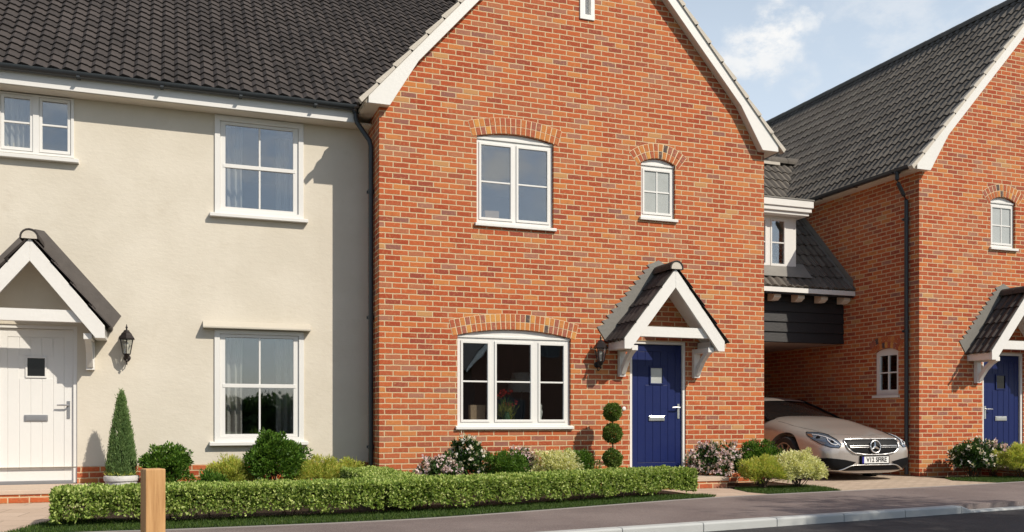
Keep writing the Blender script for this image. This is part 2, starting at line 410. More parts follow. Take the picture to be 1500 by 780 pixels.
def casement(house, x0, x1, z0, zs, rise, lights, y=.045, barz=None, vbar=False, sill=True, sillext=.03, glassm=None):
    """white arched casement: lights = list of (xa, xb) glass spans; rebated frame with sashes, bars, panes"""
    hole = []; fr = MB(); zt = zs-.05
    outer = opening(x0+.004, x1-.004, z0, zs, rise-.004)
    gl = [(xa, xb, z0+.085, zt-.055) for xa, xb in lights]
    fr.prism(outer, y, y+.06, holes=[opening(a-.035, b+.035, c-.035, d+.035) for a, b, c, d in gl])
    # drip rail under the arched head, and the sashes sitting in the frame
    fr.box(x0+.004, x1-.004, y-.018, y-.001, zs-.028, zs+.004)
    for a, b, c, d in gl:
        ob = [(a-.033, c-.033), (b+.033, c-.033), (b+.033, d+.033), (a-.033, d+.033)]
        fr.prism(ob, y-.012, y+.03, holes=[opening(a, b, c, d)])
        zb = barz if barz else (c+d)/2
        fr.box(a-.001, b+.001, y-.004, y+.02, zb-.011, zb+.011)
        if vbar: fr.box((a+b)/2-.011, (a+b)/2+.011, y-.003, y+.019, c-.001, d+.001)
    w = fr.build('window', M['white'], house, bevel=.003)
    for a, b, c, d in gl:
        p = MB(); p.box(a-.006, b+.006, y+.006, y+.012, c-.006, d+.006); p.build('pane', glassm or M['glass'], w)
    if sill:
        s_ = MB(); s_.prism([(-.045, z0-.052), (y+.05, z0-.052), (y+.05, z0+.018), (-.045, z0-.012)], x0-sillext, x1+sillext, ax='x')
        s_.build('sill', M['white'], w, bevel=.004)
    return w

def sash(house, x0, x1, z0, z1, y, hood=True, head=0):
    """sliding sash in a wide white surround on the cream wall"""
    f = MB(); a, b, c, d = x0+.148, x1-.150, z0+.10, z1-.105
    f.prism(opening(x0, x1, z0-.01, z1+head), y-.022, y+.05, holes=[opening(x0+.07, x1-.07, z0+.05, z1-.055)])
    f.prism(opening(x0+.072, x1-.072, z0+.052, z1-.057), y+.002, y+.05, holes=[opening(a-.008, b+.008, c-.008, d+.008)])
    mid = (c+d)/2; xm = (a+b)/2
    f.box(a-.04, b+.04, y-.004, y+.035, mid-.026, mid+.026)
    for q0, q1 in ((c, mid-.026), (mid+.026, d)): f.box(xm-.012, xm+.012, y+.006, y+.035, q0-.006, q1+.006)
    w = f.build('window', M['white'], house, bevel=.004)
    for q0, q1 in ((c, mid-.02), (mid+.02, d)):
        p = MB(); p.box(a-.006, b+.006, y+.02, y+.026, q0-.004, q1+.004); p.build('pane', M['glass'], w)
    s_ = MB(); s_.prism([(y-.085, z0-.062), (y+.03, z0-.062), (y+.03, z0-.004), (y-.085, z0-.016)], x0-.065, x1+.055, ax='x')
    s_.build('sill', M['white'], w, bevel=.005)
    if hood:
        h = MB(); h.prism([(y-.135, z1+.010), (y+.01, z1+.010), (y+.01, z1+.120), (y-.135, z1+.034)], x0-.15, x1+.085, ax='x')
        h.build('hood', M['creamtrim'], w, bevel=.004)
    return w

def cottage_door(house, x0, x1, z0, z1, y, mat, plate, handle_right, glassmat, pane_label=None, rim=None):
    """planked door in a white frame: x0..x1 outer frame, y front of the frame"""
    fr = MB(); fw = .047
    fr.prism([(x0, z0), (x0+fw, z0), (x0+fw, z1-fw), (x1-fw, z1-fw), (x1-fw, z0), (x1, z0), (x1, z1), (x0, z1)], y-.012, y+.10)
    ts = MB(); ts.box(x0+fw+.001, x1-fw-.001, y-.008, y+.1, z0-.012, z0+.031); ts.build('threshold', M['greymetal'], house, bevel=.003)
    a, b, c, d = x0+fw+.003, x1-fw-.003, z0+.032, z1-fw-.003
    dr = MB(); xm = (a+b)/2; wz0, wz1, wx0, wx1 = z0+1.37, z0+1.60, xm-.10, xm+.10
    dr.prism(opening(a, b, c, d), y+.03, y+.072, holes=[opening(wx0, wx1, wz0, wz1)])
    # stiles, rails and planks stand proud of the leaf, V-joints between them
    st = .105
    dr.box(a+.001, a+st, y+.022, y+.0301, c+.001, d-.001); dr.box(b-st, b-.001, y+.022, y+.0301, c+.001, d-.001)
    dr.box(a+st, b-st, y+.022, y+.0301, d-st, d-.001); dr.box(a+st, b-st, y+.022, y+.0301, c+.001, c+.13)
    n = 5; pw = (b-a-2*st)/n
    for i in range(n):
        p0, p1 = a+st+i*pw+.004, a+st+(i+1)*pw-.004
        segs = [(c+.136, d-st-.006)]
        if p1 > wx0-.02 and p0 < wx1+.02: segs = [(c+.136, wz0-.03), (wz1+.03, d-st-.006)]
        for q0, q1 in segs: dr.box(p0, p1, y+.0245, y+.0301, q0, q1)
    D = dr.build('door', mat, house, bevel=.002)
    fr.build('door_frame', M['white'], house, bevel=.003)
    rm = MB(); rm.prism(opening(wx0-.022, wx1+.022, wz0-.022, wz1+.022), y+.012, y+.032, holes=[opening(wx0, wx1, wz0, wz1)])
    rm.build('glazing_bead', rim or mat, D, bevel=.002)
    g = MB(); g.box(wx0-.004, wx1+.004, y+.028, y+.036, wz0-.004, wz1+.004); g.build('door_pane', glassmat, D)
    lp = MB(); lz = z0+.83; lp.box(xm-.135, xm+.135, y+.010, y+.0225, lz-.035, lz+.045); lp.box(xm-.118, xm+.118, y+.005, y+.012, lz-.022, lz+.030)
    lp.build('letter_plate', plate, D, bevel=.003)
    hx = b-.055 if handle_right else a+.055; sg = -1 if handle_right else 1; hz = z0+1.0
    h = MB(); h.box(hx-.018, hx+.018, y+.012, y+.0225, hz-.17, hz+.055); h.tube([(hx, y+.014, hz), (hx, y-.035, hz)], .010)
    h.tube([(hx, y-.034, hz), (hx+sg*.06, y-.038, hz+.002), (hx+sg*.13, y-.034, hz)], [.011, .011, .009])
    h.build('door_handle', plate if plate is not M['chrome'] else M['chrome'], D, smooth=True)
    return D

def canopy(house, xc, y, mat_t, stepped=True):
    """gabled porch canopy standing .52 m out from a wall at y"""
    f = y-.52; z_foot, z_ap, hw, vt = 2.0, 3.194, .838, .275; sl = (z_ap-2.152)/hw
    c = MB()
    for sg in (-1, 1):
        c.prism([(xc+sg*hw, 2.0), (xc+sg*hw, 2.152), (xc, z_ap), (xc, z_ap-vt), (xc+sg*(hw-.105), 2.0)], f, f+.045)
        # lining boards under the slope, and the side fascia
        c.prism([(xc+sg*(hw-.012), 2.095), (xc+sg*.02, z_ap-.11), (xc+sg*.02, z_ap-.145), (xc+sg*(hw-.012), 2.055)], f+.047, y)
        c.box(min(xc+sg*hw, xc+sg*(hw-.03)), max(xc+sg*hw, xc+sg*(hw-.03)), f+.047, y-.001, 2.005, 2.125)
        c.box(min(xc+sg*(hw-.032), xc+sg*(hw-.13)), max(xc+sg*(hw-.032), xc+sg*(hw-.13)), f+.047, y-.001, 2.005, 2.05)
    c.prism([(xc-.62, 2.19), (xc+.62, 2.19), (xc+.50, 2.338), (xc-.50, 2.338)], f+.047, f+.15)
    c.box(xc-hw+.05, xc-hw+.15, f+.16, y, 2.06, 2.16); c.box(xc+hw-.15, xc+hw-.05, f+.16, y, 2.06, 2.16)
    C = c.build('porch_canopy', M['wood_white'], house, bevel=.004)
    for sg in (-1, 1):
        b = MB(); xb = xc+sg*(hw-.20)
        b.box(xb-.05, xb+.05, y-.075, y-.001, 1.62, 2.06); b.box(xb-.048, xb+.048, y-.46, y-.076, 1.985, 2.058)
        pts = [(y-.02, 1.64), (y-.10, 1.655), (y-.16, 1.74), (y-.24, 1.84), (y-.35, 1.93), (y-.45, 1.985), (y-.45, 2.03), (y-.36, 2.03), (y-.2, 1.90), (y-.1, 1.79), (y-.02, 1.76)]
        b.prism(pts, xb-.036, xb+.036, ax='x'); b.build('bracket', M['wood_white'], C, bevel=.004)
    t = MB(); L = hw/math.cos(math.atan(sl))+.05
    for sg in (-1, 1):
        V = Vector((-sg*1, 0, sl)).normalized(); e = Vector((xc+sg*(hw+.035), 0, 2.152-sl*.035+.008))
        if sg < 0: tiles(t, (e.x, y-.005, e.z), (0, -1, 0), V, .54, L, .27, 2, .335, .016, .024)
        else: tiles(t, (e.x, f-.025, e.z), (0, 1, 0), V, .54, L, .27, 2, .335, .016, .024)
    t.build('canopy_tiles', mat_t, C, smooth=True, fix=False)
    r = MB(); ridge_tiles(r, (xc, f-.03, z_ap+.005), (xc, y-.002, z_ap+.005), .105, .28)
    r.build('ridge_tile', mat_t, C, smooth=True)
    m = MB(); m.prism([(xc+.086*math.cos(R(-10+200*i/14)), z_ap+.005+.086*math.sin(R(-10+200*i/14))) for i in range(15)], f-.032, f-.012)
    m.build('ridge_mortar', M['verge'], C)
    fl = MB()    # lead flashing on the wall above the tiles; dressed in steps into brick joints
    for sg in (-1, 1):
        n = 12 if stepped else 1; pts = []
        a = (xc+sg*1.005, 2.335); b = (xc+sg*.10, 3.385); nx, nz = sg*.75, .66
        for i in range(n):
            f0, f1 = i/n, (i+1)/n
            p = (a[0]+(b[0]-a[0])*f0, a[1]+(b[1]-a[1])*f0); q = (a[0]+(b[0]-a[0])*f1, a[1]+(b[1]-a[1])*f1)
            if stepped: pts += [(p[0]+nx*.03, p[1]+nz*.03), (q[0]-nx*.035, q[1]-nz*.035)]
            else: pts += [p, q]
        fl.prism([(xc, z_ap+.0), (xc+sg*(hw+.03), z_ap-sl*hw-.03)]+pts+[(xc, 3.40)], y-.012, y-.003)
    fl.build('flashing', M['lead'] if stepped else M['lead_dark'], C)
    return C

def downpipe(house, x, y, ztop, zbot, pts):
    p = MB(); p.tube(pts+[(x, y, zbot)], .034, 14)
    for z in (ztop-.55, (ztop+zbot)/2, zbot+.5):
        p.tube([(x, y, z-.03), (x, y, z+.03)], .041, 14); p.box(x-.05, x+.05, y+.02, y+.055, z-.018, z+.018)
    p.tube([pts[0], (pts[0][0], pts[0][1], pts[0][2]+.10)], .05, 14)
    return p.build('downpipe', M['black_pipe'], house, smooth=True, angle=50)
def gutter(mb, p0, p1, r=.064):
    """half-round gutter from p0 to p1 with brackets"""
    p0, p1 = Vector(p0), Vector(p1); d = (p1-p0).normalized(); a = d.cross(Vector((0, 0, 1))).normalized(); vs = []; fs = []
    for q in (p0, p1):
        for rr in (r, r-.006):
            for j in range(13):
                t = math.pi+math.pi*j/12; vs.append(q+a*rr*math.cos(t)+Vector((0, 0, rr*math.sin(t))))
    for j in range(12): fs += [(j, j+1, 27+j, 26+j), (13+j, 39+j, 40+j, 14+j), (j, 13+j, 14+j, j+1), (26+j, 27+j, 40+j, 39+j)]
    fs += [(0, 26, 39, 13), (12, 25, 51, 38)]
    mb.add(vs, fs)
    n = max(2, round((p1-p0).length/1.0))
    for i in range(n):
        q = p0.lerp(p1, (i+.4)/n)
        mb.box(q.x-.02 if abs(d.x) > .5 else q.x-.062, q.x+.02 if abs(d.x) > .5 else q.x+.062, q.y-.062 if abs(d.x) > .5 else q.y-.02, q.y+.062 if abs(d.x) > .5 else q.y+.02, q.z-.068, q.z-.05)

# ------------------------------------------------------------------ the gabled brick house (built twice, once mirrored)
HX0, HX1, HXC, HD = 2.612, 8.808, 5.71, 8.6
def roof_z(x): return 8.95-1.11*abs(x-HXC)
def brick_house(label, door_kw, lower_label=None):
    h = thing('brick_house', label, 'house', (HXC, HD/2, 0), 'brick gabled houses')
    lw = (3.719, 5.452, .894, 2.165, .10); uw = (4.003, 5.18, 3.765, 4.985, .075); sw = (6.607, 7.197, 4.045, 4.86, .085); dr = (6.420, 7.382, .165, 2.172)
    sl = (5.60, 5.82, 6.88, 7.75)
    w = MB()
    ol = [(HX0, -.05), (HX1, -.05), (HX1, 5.3), (HXC, roof_z(HXC)-.06), (HX0, 5.3)]
    holes = [opening(*lw), opening(*uw), opening(*sw), opening(*dr), opening(*sl)]
    w.prism(ol, 0, .22, holes=holes)
    sh = [] if MIRROR is None else [opening(.48, 1.066, 1.415, 2.19, .07)]
    for x0, x1, hs in ((HX0, HX0+.22, []), (HX1-.22, HX1, sh)):
        w.prism([(.221, -.05), (HD, -.05), (HD, 5.3), (.221, 5.3)], x0, x1, ax='x', holes=hs)
    w.prism([(HX0+.22, -.05), (HX1-.22, -.05), (HX1-.22, 5.3), (HXC, roof_z(HXC)-.3), (HX0+.22, 5.3)], HD-.22, HD)
    w.build('wall', M['brick'], h)
    for a in (lw, uw, sw): brick_arch(h, a[0], a[1], a[3], a[4], 0)
    W1 = casement(h, lw[0], lw[1], lw[2], lw[3], lw[4], [(3.80, 4.135), (4.225, 4.70), (4.815, 5.345)] if False else [(3.812, 4.18), (4.315, 4.835), (4.985, 5.352)], barz=1.52)
    W2 = casement(h, *uw, [(4.082, 4.525), (4.645, 5.092)], barz=4.36)
    W3 = casement(h, *sw, [(6.683, 7.118)], vbar=True, glassm=M['frosted'])
    s_ = MB(); s_.prism(opening(5.592, 5.828, 6.872, 7.76), -.02, .06, holes=[opening(5.655, 5.765, 6.945, 7.70)]); s_.box(5.64, 5.78, .061, .075, 6.93, 7.72)
    s_.build('vent_slot', M['white'], h, bevel=.004)
    cottage_door(h, dr[0], dr[1], dr[2], dr[3], .03, M['blue_door'], M['chrome'], True, **door_kw)
    canopy(h, 6.90, 0, M['tile'])
    # rooms: floors, a back partition and dividing walls
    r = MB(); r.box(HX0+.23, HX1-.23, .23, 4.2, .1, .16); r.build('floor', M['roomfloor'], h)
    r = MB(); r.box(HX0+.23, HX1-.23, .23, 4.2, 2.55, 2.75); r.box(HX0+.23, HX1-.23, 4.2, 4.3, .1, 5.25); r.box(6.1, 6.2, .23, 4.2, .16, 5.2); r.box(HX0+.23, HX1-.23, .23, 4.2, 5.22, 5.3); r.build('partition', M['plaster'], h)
    # step
    st = MB(); st.box(6.36, 7.43, -1.06, -.002, -.05, .105); q = st.build('step', M['brick'], h)
    st = MB(); st.box(6.345, 7.445, -1.075, -.002, .1055, .158); st.build('step_slab', M['step'], q, bevel=.006)
    # roof
    t = MB(); th = math.atan(1.11); cs, sn = math.cos(th), math.sin(th); Ls = (HXC-2.36)/cs
    tiles(t, (2.36, HD+.1, roof_z(2.36)+.012), (0, -1, 0), (cs, 0, sn), HD+.225, Ls, amp=.014)
    tiles(t, (2*HXC-2.36, -.125, roof_z(2.36)+.012), (0, 1, 0), (-cs, 0, sn), HD+.225, Ls)
    roof = t.build('roof', M['tile_grey'] if MIRROR is not None else M['tile'], h, smooth=True, fix=False)
    d = MB()
    d.prism([(2.40, roof_z(2.40)), (HXC, roof_z(HXC)), (2*HXC-2.40, roof_z(2.40)), (2*HXC-2.40, roof_z(2.40)-.04), (HXC, roof_z(HXC)-.05), (2.40, roof_z(2.40)-.04)], -.09, HD+.05)
    d.build('roof_deck', M['soffit'], roof)
    r = MB(); ridge_tiles(r, (HXC, -.13, roof_z(HXC)-.015), (HXC, HD+.1, roof_z(HXC)-.015), .115, .45); r.build('ridge_tile', M['tile_grey'] if MIRROR is not None else M['tile'], roof, smooth=True)
    v = MB(); g = .34; n = int(Ls/g)+1
    for sg in (-1, 1):
        for i in range(n):
            l0, l1 = i*g-.02, min((i+1)*g+.012, Ls)
            x0, x1 = 2.36+l0*cs, 2.36+l1*cs; z0, z1 = roof_z(x0), roof_z(x1)
            X = (lambda x: x) if sg < 0 else (lambda x: 2*HXC-x)
            po = [(X(x0), z0-.005), (X(x1), z1-.005), (X(x1-.04), z1+.008), (X(x0-.04), z0+.048)]
            v.prism(po, -.155, -.06)
    v.build('verge', M['verge'], roof)
    # bargeboards with boxed feet, soffit strip behind, eaves boxes along both sides
    b = MB()
    for sg in (-1, 1):
        X = (lambda x: x) if sg < 0 else (lambda x: 2*HXC-x)
        b.prism([(X(2.44), 5.222), (X(2.731), 5.222), (X(3.13), 5.873), (X(HXC), 8.735), (X(HXC), roof_z(HXC)-.003), (X(2.44), roof_z(2.44)-.003)], -.135, -.105)
    B = b.build('bargeboard', M['wood_white'], h, bevel=.003)
    s_ = MB()
    for sg in (-1, 1):
        X = (lambda x: x) if sg < 0 else (lambda x: 2*HXC-x)
        s_.prism([(X(2.735), 5.236), (X(3.134), 5.885), (X(HXC), 8.745), (X(HXC), 8.80), (X(3.134), 5.93), (X(2.735), 5.28)], -.104, -.001)
        xs = sorted((X(2.445), X(HX0-.001))); s_.box(xs[0], xs[1], -.104, HD+.04, 5.224, 5.25)
        xs = sorted((X(HX0), X(2.735))); s_.box(xs[0], xs[1], -.104, -.002, 5.226, 5.25)
        xs = sorted((X(2.415), X(2.444))); s_.box(xs[0], xs[1], -.103, HD+.04, 5.226, roof_z(2.44)-.02)
    s_.build('soffit', M['soffit'], h)
    # rainwater: the flank facing the passage
    gt = MB(); gx = 2*HXC-2.36
    gutter(gt, (gx, -.06, 5.30), (gx, HD, 5.30)); gt.build('gutter', M['black_pipe'], h, smooth=True, angle=50)
    if MIRROR is not None:
        px, py = HX1+.05, .24
        downpipe(h, px, py, 5.0, .03, [(gx, py, 5.22), (gx, py, 5.12), (gx-.02, py, 5.06), (px+.06, py, 4.87), (px, py, 4.78)])
        # small arched window in the flank wall towards the passage
        f = MB(); a0, a1, c0, cs_ = .48, 1.066, 1.415, 2.19
        f.prism(opening(a0+.004, a1-.004, c0, cs_, .066), HX1-.10, HX1-.045, ax='x', holes=[opening(a0+.085, a1-.085, c0+.10, cs_-.06)])
        am, cm = (a0+a1)/2, (c0+.10+cs_-.06)/2
        f.box(HX1-.085, HX1-.05, am-.012, am+.012, c0+.099, cs_-.059); f.box(HX1-.084, HX1-.051, a0+.084, a1-.084, cm-.012, cm+.012)
        wn = f.build('window', M['white'], h, bevel=.003)
        p = MB(); p.box(HX1-.075, HX1-.069, a0+.08, a1-.08, c0+.095, cs_-.055); p.build('pane', M['glass'], wn)
        p = MB(); p.box(HX1-.05, HX1+.035, a0-.03, a1+.03, c0-.045, c0-.002); p.build('sill', M['white'], wn, bevel=.004)
        # arch over it, laid in the flank plane
        _, Rr, cc, tt = arc_pts(a0, a1, cs_, .07); k = MB(); nn = 11; ym = am
        for ring in (0, 1):
            for i in range(nn):
                r0, r1 = (Rr+.006, Rr+.106) if ring == 0 else (Rr+.116, Rr+.218); t2 = tt+.06; g2 = .005/Rr
                a, b_ = -t2+2*t2*i/nn+g2, -t2+2*t2*(i+1)/nn-g2
                k.prism([(ym+rr*math.sin(q), cc+rr*math.cos(q)) for rr, q in ((r0, a), (r1, a), (r1, b_), (r0, b_))], HX1-.04, HX1+.004, ax='x')
        k.build('arch', M['voussoir'], h)
    return h

house1 = brick_house('orange brick gabled house in the middle, joined to the cream rendered house', dict(glassmat=M['frosted']))
bell = MB(); bell.lathe([(.018, 0), (.03, .004), (.03, .012), (.012, .018)], (0, 0, 0), 16)
bell.v = [(6.318+x, -z, 1.146+y) for x, y, z in bell.v]; bell.build('doorbell', M['white'], house1, smooth=True)
MIRROR = 20.764
house2 = brick_house('orange brick gabled house at the right edge, beyond the car passage', dict(glassmat=M['darkglass']))
MIRROR = None

# ------------------------------------------------------------------ cream rendered house
CY = .74
ch = thing('rendered_house', 'cream rendered house with dark pantile roof and white door on the left', 'house', (-2.5, 4.6, 0))
cdoor = (-2.132, -1.173, .165, 2.187)
tl = (-2.07, -1.21, 4.345, 5.15)
w = MB()
wins = [(.512, 1.702, .69, 2.20), (.515, 1.697, 3.785, 5.08), (-5.0, -3.81, .69, 2.20), (-5.0, -3.81, 3.785, 5.08)]
w.prism([(-7.2, .375), (HX0-.001, .375), (HX0-.001, 5.3), (-7.2, 5.3)], CY, CY+.22,
        holes=[opening(a, b, c, d) for a, b, c, d in wins]+[opening(-2.04, -1.24, 4.365, 5.12)]+[[(cdoor[0], .3751), (cdoor[1], .3751), (cdoor[1], cdoor[3]), (cdoor[0], cdoor[3])]])
w.prism([(.961, .375), (8.0, .375), (8.0, 5.3), (4.4, 8.6), (.961, 5.3)], -7.2, -6.98, ax='x')
w.build('wall', M['render'], ch)
p = MB(); p.box(-7.215, cdoor[0], CY-.012, CY+.22, -.05, .374); p.box(cdoor[1], HX0-.001, CY-.012, CY+.22, -.05, .374); p.build('plinth', M['brick'], ch)
sash(ch, .512, 1.702, .69, 2.20, CY); sash(ch, .515, 1.697, 3.785, 5.09, CY, hood=False, head=.02)
sash(ch, -5.0, -3.81, .69, 2.20, CY); sash(ch, -5.0, -3.81, 3.785, 5.09, CY, hood=False, head=.02)
# paired casement over the door
f = MB(); y = CY
f.prism(opening(*[tl[0], tl[1], tl[2], 5.105]), y-.02, y+.05, holes=[opening(-2.045, -1.682, 4.375, 5.085), opening(-1.612, -1.245, 4.375, 5.085)])
for a, b in ((-2.007, -1.716), (-1.576, -1.285)):
    f.prism(opening(a-.034, b+.034, 4.385, 5.083), y-.008, y+.04, holes=[opening(a, b, 4.425, 5.045)])
    f.box(a-.001, b+.001, y, y+.03, 4.728, 4.752)
TW = f.build('window', M['white'], ch, bevel=.003)
for a, b in ((-2.007, -1.716), (-1.576, -1.285)):
    p = MB(); p.box(a-.006, b+.006, y+.012, y+.018, 4.42, 5.05); p.build('pane', M['glass'], TW)
p = MB(); p.prism([(y-.085, 4.275), (y+.03, 4.275), (y+.03, 4.335), (y-.085, 4.322)], tl[0]-.06, tl[1]+.06, ax='x'); p.build('sill', M['white'], TW, bevel=.005)
D = cottage_door(ch, cdoor[0], cdoor[1], cdoor[2], cdoor[3], CY+.03, M['white'], M['greymetal'], True, M['darkglass'], rim=M['white'])
canopy(ch, -1.652, CY, M['tile'], False)
# eaves: soffit, fascia, gutter
e = MB(); e.box(-7.4, 2.40, .46, .485, 5.125, 5.30); e.build('fascia', M['white'], ch)
e = MB(); e.box(-7.4, HX0-.002, .486, CY-.001, 5.118, 5.14); e.build('soffit', M['soffit'], ch)
gt = MB(); gutter(gt, (-7.4, .400, 5.335), (2.40, .400, 5.335)); gt.build('gutter', M['black_pipe'], ch, smooth=True, angle=50)
dp = downpipe(ch, 2.568, .34, 4.7, .1, [(2.37, .405, 5.24), (2.37, .405, 5.17), (2.385, .40, 5.11), (2.55, .35, 4.86), (2.568, .34, 4.78)])
cth = R(42); cc, cs = math.cos(cth), math.sin(cth); t = MB()
tiles(t, (-7.4, .395, 5.335), (1, 0, 0), (0, cc, cs), 13.0, 3.95/cc, .33, 2, .192, .017, .026)
tiles(t, (5.6, 8.3, 5.335), (-1, 0, 0), (0, -cc, cs), 13.0, 3.95/cc, .33, 2, .34, .017, .024, 4)
croof = t.build('roof', M['tile'], ch, smooth=True, fix=False)
zr = 5.335+3.95*cs/cc
t = MB(); ridge_tiles(t, (-7.4, .395+3.95, zr-.01), (5.6, .395+3.95, zr-.01), .12); t.build('ridge_tile', M['tile'], croof, smooth=True)
t = MB(); t.prism([(.43, 5.333), (4.345, zr-.02), (8.26, 5.333), (8.26, 5.29), (4.345, zr-.07), (.43, 5.29)], -7.35, 4.2, ax='x'); t.build('roof_deck', M['soffit'], croof)
t = MB(); t.box(3.75, 4.25, 4.14, 4.20, zr-.20, zr-.02); t.build('ridge_mortar', M['verge'], croof)
r = MB(); r.box(-6.97, HX0-.03, CY+.23, 4.6, .1, .16); r.build('floor', M['roomfloor'], ch)
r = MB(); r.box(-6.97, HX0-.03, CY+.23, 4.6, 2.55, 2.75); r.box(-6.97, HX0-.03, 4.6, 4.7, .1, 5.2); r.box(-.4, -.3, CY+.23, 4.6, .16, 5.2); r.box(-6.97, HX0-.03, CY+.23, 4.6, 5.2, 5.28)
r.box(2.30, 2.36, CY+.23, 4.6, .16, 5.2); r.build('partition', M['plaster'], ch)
st = MB(); st.box(-2.32, -1.0, -.28, CY-.014, -.05, .105); q = st.build('step', M['brick'], ch)
st = MB(); st.box(-2.335, -.985, -.295, CY-.014, .1055, .158); st.build('step_slab', M['step'], q, bevel=.006)

# ------------------------------------------------------------------ link over the car passage
LX0, LX1, LY = HX1+.002, 11.954, 1.91
lk = thing('link_building', 'black boarded link with dormer over the car passage between the brick houses', 'building', ((LX0+LX1)/2, 4.7, 0))
b = MB(); n = 5; bh = (3.36-2.42)/n
for i in range(n):
    z0 = 2.42+i*bh; b.prism([(LY-.042, z0), (LY, z0), (LY, z0+bh+.02), (LY-.012, z0+bh+.02)], LX0, LX1-.002, ax='x')
b.box(LX0, LX1-.002, LY+.001, LY+.12, 2.42, 3.4); b.build('weatherboarding', M['board'], lk)
lth = R(46.3); lc, ls = math.cos(lth), math.sin(lth); lL = 3.09/lc; lzr = 3.39+3.09*ls/lc
t = MB(); tiles(t, (LX0, 1.58, 3.385), (1, 0, 0), (0, lc, ls), LX1-LX0+1.35, lL, .33, 2, .34, .017, .024)
tiles(t, (LX1+1.35, 7.80, 3.385), (-1, 0, 0), (0, -lc, ls), LX1-LX0+1.35, lL, .33, 2, .34, .017, .024, 4)
lroof = t.build('roof', M['tile_grey'], lk, smooth=True, fix=False)
t = MB(); t.prism([(1.62, 3.385), (4.69, lzr-.02), (7.76, 3.385), (7.76, 3.34), (4.69, lzr-.07), (1.62, 3.34)], LX0+.01, LX1-.01, ax='x'); t.build('roof_deck', M['soffit'], lroof)
t = MB(); t.box(11.95, 12.45, 4.50, 4.54, lzr-.07, lzr-.01); t.build('ridge_mortar', M['verge'], lroof)
t = MB(); ridge_tiles(t, (LX0, 4.69, lzr+.03), (LX1+1.2, 4.69, lzr+.03), .13); t.build('ridge_tile', M['tile_grey'], lroof, smooth=True)
t = MB(); t.prism([(1.62, 3.45), (3.2, 3.45+1.58*ls/lc), (3.2, 3.60+1.58*ls/lc), (1.62, 3.60)], LX1-.012, LX1-.003, ax='x')
t.prism([(1.60, 3.425), (3.2, 3.425+1.6*ls/lc), (3.2, 3.445+1.6*ls/lc), (1.60, 3.447)], LX1-.11, LX1-.013, ax='x'); t.build('flashing', M['lead'], lroof)
e = MB(); e.box(LX0, LX1-.01, 1.555, 1.64, 3.292, 3.375); e.build('fascia', M['white'], lk)
e = MB(); e.box(LX0, LX1-.01, 1.585, 1.66, 3.262, 3.291); e.build('eaves_shadow_strip', M['board'], lk)  # black strip painted in as the shadow line under the fascia
for i in range(6):
    x = LX1-.10-i*.52
    c = MB(); c.prism([(1.665, 3.291), (LY-.044, 3.291), (LY-.044, 3.16), (1.75, 3.16), (1.665, 3.21)], x-.075, x+.075, ax='x'); c.build('rafter_end', M['soffit'], lk, bevel=.004)
c = MB(); c.box(LX0, LX1-.003, LY+.121, 7.4, 2.42, 2.52); c.build('passage_ceiling', M['ceilingboard'], lk)
c = MB(); c.box(LX0, LX1-.003, 7.40, 7.6, -.05, 3.4); c.build('wall', M['brick'], lk)  # unseen end wall, added to shut out light and keep the passage dark
# dormer with flat moulded roof
DX0, DX1, DYF = 9.74, 10.90, 1.93
d = MB(); zr_at = lambda yy: 3.40+(yy-1.58)*ls/lc
d.prism([(DYF, 3.72), (DYF, 4.74), (DYF+1.05, 4.74)], DX1-.07, DX1, ax='x')
c2 = MB(); c2.prism([(DYF, 3.72), (DYF, 4.74), (DYF+1.05, 4.74)], DX0, DX0+.07, ax='x')
f0 = MB(); f0.prism(opening(DX0+.071, DX1-.071, 3.75, 4.741), DYF-.005, DYF+.06, holes=[opening(9.885, 10.245, 3.82, 4.70), opening(10.325, 10.665, 3.82, 4.70)])
dm = f0.build('dormer', M['white'], lk, bevel=.003); d.build('cheek', M['wood_white'], dm, bevel=.003); c2.build('cheek', M['wood_white'], dm, bevel=.003)
d = MB(); d.box(DX0-.13, DX1+.13, 1.72, 3.2, 4.742, 4.80); d.box(DX0-.165, DX1+.165, 1.685, 3.25, 4.8005, 4.88); d.box(DX0-.19, DX1+.19, 1.66, 3.3, 4.8805, 5.01)
d.build('dormer_cornice', M['wood_white'], dm, bevel=.008)
d = MB(); d.box(DX0-.2, DX1+.2, 1.65, 3.35, 5.0105, 5.035); d.build('dormer_lead', M['lead'], dm)
f = MB()
for a, b_ in ((9.92, 10.21), (10.36, 10.63)):
    f.prism(opening(a-.034, b_+.034, 3.822, 4.698), DYF-.015, DYF+.03, holes=[opening(a, b_, 3.865, 4.655)]); f.box(a-.001, b_+.001, DYF-.008, DYF+.02, 4.245, 4.268)
dw = f.build('window', M['white'], dm, bevel=.003)
f = MB(); f.box(9.915, 10.215, DYF+.004, DYF+.010, 3.86, 4.66); f.build('pane', M['glass'], dw)
f = MB(); f.box(10.355, 10.635, DYF+.004, DYF+.010, 3.86, 4.66); f.build('pane', M['glass'], dw)
f = MB(); f.box(DX0-.03, DX1+.03, DYF-.06, DYF+.02, 3.705, 3.748); f.build('sill', M['white'], dw, bevel=.004)
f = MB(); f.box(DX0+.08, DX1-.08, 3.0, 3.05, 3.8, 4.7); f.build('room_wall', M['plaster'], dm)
f = MB(); f.prism([(1.71, zr_at(1.71)+.062), (1.99, zr_at(1.99)+.062), (1.99, zr_at(1.99)+.070), (1.71, zr_at(1.71)+.070)], DX0-.2, DX1+.2, ax='x'); f.build('apron', M['lead'], dm)

